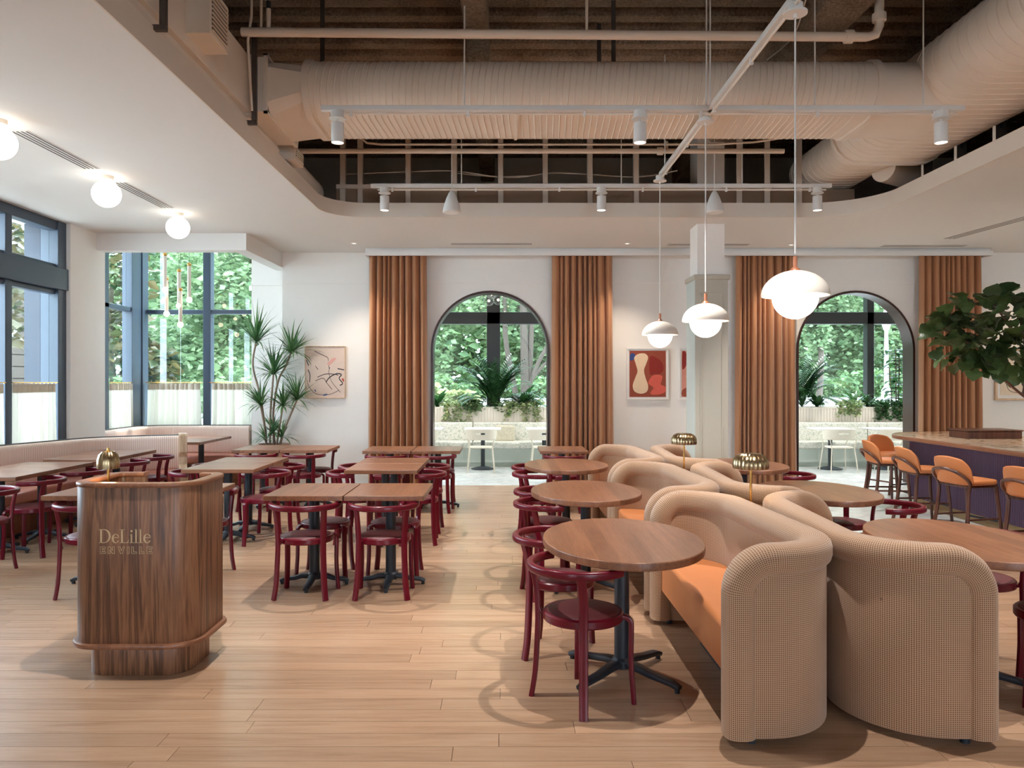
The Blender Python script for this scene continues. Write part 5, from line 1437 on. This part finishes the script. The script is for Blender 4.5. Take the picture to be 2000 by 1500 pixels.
def upright(label, x, seed):
    rn = random.Random(seed); t = thing('rubber_plant', label, 'plant', (x,15.3,1.1)); m = MB()
    for s in range(4):
        bx_ = rn.uniform(-.12,.12); obj('stem', MB().tube([(bx_,0,0),(bx_*1.6,0,1.15-.12*s)], .01, 6), M['stem'], t)
        for k in range(16):
            z = .08+k*.068; a = k*2.4+s; blade(m, (bx_*(1+.5*z),0,z), (math.cos(a), math.sin(a), .5), .36, .14, .8, rn, 3)
    stuff(obj('leaves', m, M['leaf_palm'], t)); return t
upright('tall upright dark plant at right side of second arch', 7.82, 12)
def vine(label, x0, x1, n, drop, seed, mat='leaf_vine'):
    rn = random.Random(seed); t = thing('trailing_vine', label, 'plant', ((x0+x1)/2,15.1,1.1)); m = MB(); st_ = MB(); c = (x0+x1)/2
    for _ in range(n):
        x = rn.uniform(x0,x1)-c; L = drop*rn.uniform(.25,1.0); q = [(x,.06,.05),(x,-.03,.03),(x+rn.uniform(-.05,.05),-.05,-L*.5),(x+rn.uniform(-.1,.1),-.05,-L)]
        st_.tube(q, .0025, 4, up=(1,0,0)); w_ = catmull([Vector(p) for p in q], 5, closed=False)
        leaf_quads(m, [(p.x+rn.uniform(-.03,.03), p.y+rn.uniform(-.03,.03), p.z+rn.uniform(-.02,.05)) for p in w_ for _ in (0,1)], .062, rn=rn)
    leaf_quads(m, [(rn.uniform(x0,x1)-c, rn.uniform(0,.25), rn.uniform(0,.14)) for _ in range(n*12)], .075, rn=rn)
    obj('stems', st_, M['stem'], t, smooth=False); stuff(obj('leaves', m, M[mat], t, smooth=False)); return t
vine('variegated vine trailing over planter at left of first arch', -1.25, -.62, 14, .30, 1)
vine('variegated vine trailing over planter at right of first arch', -.05, .75, 16, .30, 2)
vine('short green vine along planter middle of first arch', -.8, .2, 12, .08, 3, 'leaf_hedge')
vine('pale vine trailing at middle of second arch planter', 6.6, 7.1, 12, .2, 4)
vine('thick green vine spilling at right of second arch planter', 7.25, 7.95, 26, .34, 5, 'leaf_palm')
wc = None
def cream_chair(x, y, deg, label):
    global wc
    if wc: return dup(wc, (x,y,0), math.radians(deg), label, 'cream woven garden chairs')
    t = thing('garden_chair', label, 'chair', (x,y,0), math.radians(deg), 'cream woven garden chairs'); wc = t   # faces +x
    obj('seat', MB().prism([p for p in rrect(.42,.43,.14,5)], .425, .45), M['cream'], t, bevel=.01)
    vs = []; fs = []; nu, nv = 20, 6
    for s in (0,.014):
        for i in range(nu+1):
            a = math.radians(-100+200*i/nu); r = .25+s
            for j in range(nv+1):
                v = j/nv; zz = .575+.19*v-.06*(abs(a)/1.75)**3*v; vs.append((-(r+.02*v)*math.cos(a)*.9+.0, (r+.02*v)*math.sin(a), zz))
    kk = (nu+1)*(nv+1); I = lambda i,j,s: s*kk+i*(nv+1)+j
    hole = lambda i, j: 8 <= i <= 11 and j == 3
    for i in range(nu):
        for j in range(nv):
            if hole(i,j): continue
            fs.append((I(i,j,0),I(i,j+1,0),I(i+1,j+1,0),I(i+1,j,0))); fs.append((I(i,j,1),I(i+1,j,1),I(i+1,j+1,1),I(i,j+1,1)))
    for i in range(nu): fs += [(I(i,0,0),I(i+1,0,0),I(i+1,0,1),I(i,0,1)),(I(i,nv,0),I(i,nv,1),I(i+1,nv,1),I(i+1,nv,0))]
    obj('backrest', MB().add(vs,fs), M['cream'], t)
    for sx, sy in ((-1,-1),(-1,1),(1,-1),(1,1)):
        q = [(sx*.25,sy*.24,0),(sx*.19,sy*.20,.43)]
        obj('leg', MB().tube(q, .0105, 8), M['cream'], t)
        q = [(sx*.19,sy*.20,.43),(sx*.16-.03,sy*.235,.60)]
        obj('back_post', MB().tube(q, .009, 8), M['cream'], t)
gt = None
def garden_table(x, y, label):
    global gt
    if gt: return dup(gt, (x,y,0), 0, label, 'white garden room tables')
    t = thing('garden_table', label, 'table', (x,y,0), group='white garden room tables'); gt = t
    obj('tabletop', MB().box(-.33,.33,-.31,.31,.728,.75), M['white'], t, bevel=.006)
    obj('column', MB().lathe([(0,.03),(.045,.05),(.038,.07),(.038,.715),(.1,.72),(.1,.728),(0,.728)], 20), M['black'], t)
    obj('base_disc', MB().lathe([(0,0),(.215,0),(.215,.012),(.13,.035),(.05,.05),(0,.05)], 32), M['black'], t)
for x, nm in ((-1.46,'cut by left edge of first arch'),(-.405,'at middle of first arch'),(.72,'cut by right edge of first arch'),(5.98,'at left of second arch'),(6.98,'behind bar stools in second arch')):
    cream_chair(x, 13.72, 90, 'cream woven chair '+nm); garden_table(x+.02, 14.12, 'white topped garden table with black disc base '+nm)
th = thing('throw_pillow', 'small floral throw pillow on bench in first arch', 'pillow', (.02,14.80,.60))
o = obj('cover', MB().box(-.19,.19,-.05,.05,-.15,.17), plain('multicolour_floral', lin(206,198,178), .8, var=.35, scale=24), th, bevel=.045, seg=3)
bc = thing('bubble_chandelier', 'cluster of clear glass bubble globes at top of first arch', 'lamp', (-.22,13.9,3.2))
rn = random.Random(3)
for x, y, z in ((-.18,0,-.02),(-.05,-.08,-.14),(.12,-.05,-.12),(.0,.1,0),(.24,0,.0),(-.3,.05,.08),(.05,0,.14),(.32,.06,.12)): obj('glass_globe', MB().sphere((x,y,z), .095, 18, 12), M['glass'], bc); obj('bulb', MB().sphere((x,y,z), .022, 10, 8), M['bulb'], bc)
obj('rod', MB().cyl(0,0,.1,.4,.01,8), M['brass'], bc)
for x in (-1.8,1.5,4.2,7.2):  # added lamps without fixtures that brighten the garden room
    l = bpy.data.lights.new('garden_fill','SPOT'); l.energy = 230; l.color = (1,.98,.95); l.spot_size = 2.0; l.spot_blend = .8; l.shadow_soft_size = .05
    lo = bpy.data.objects.new('garden_fill', l); COL.objects.link(lo); lo.location = (x,13.7,3.57)
# unique labels
seen = {}
for o in SC.objects:
    if o.parent is None and 'label' in o.keys():
        assert o['label'] not in seen, o['label']
        seen[o['label']] = 1
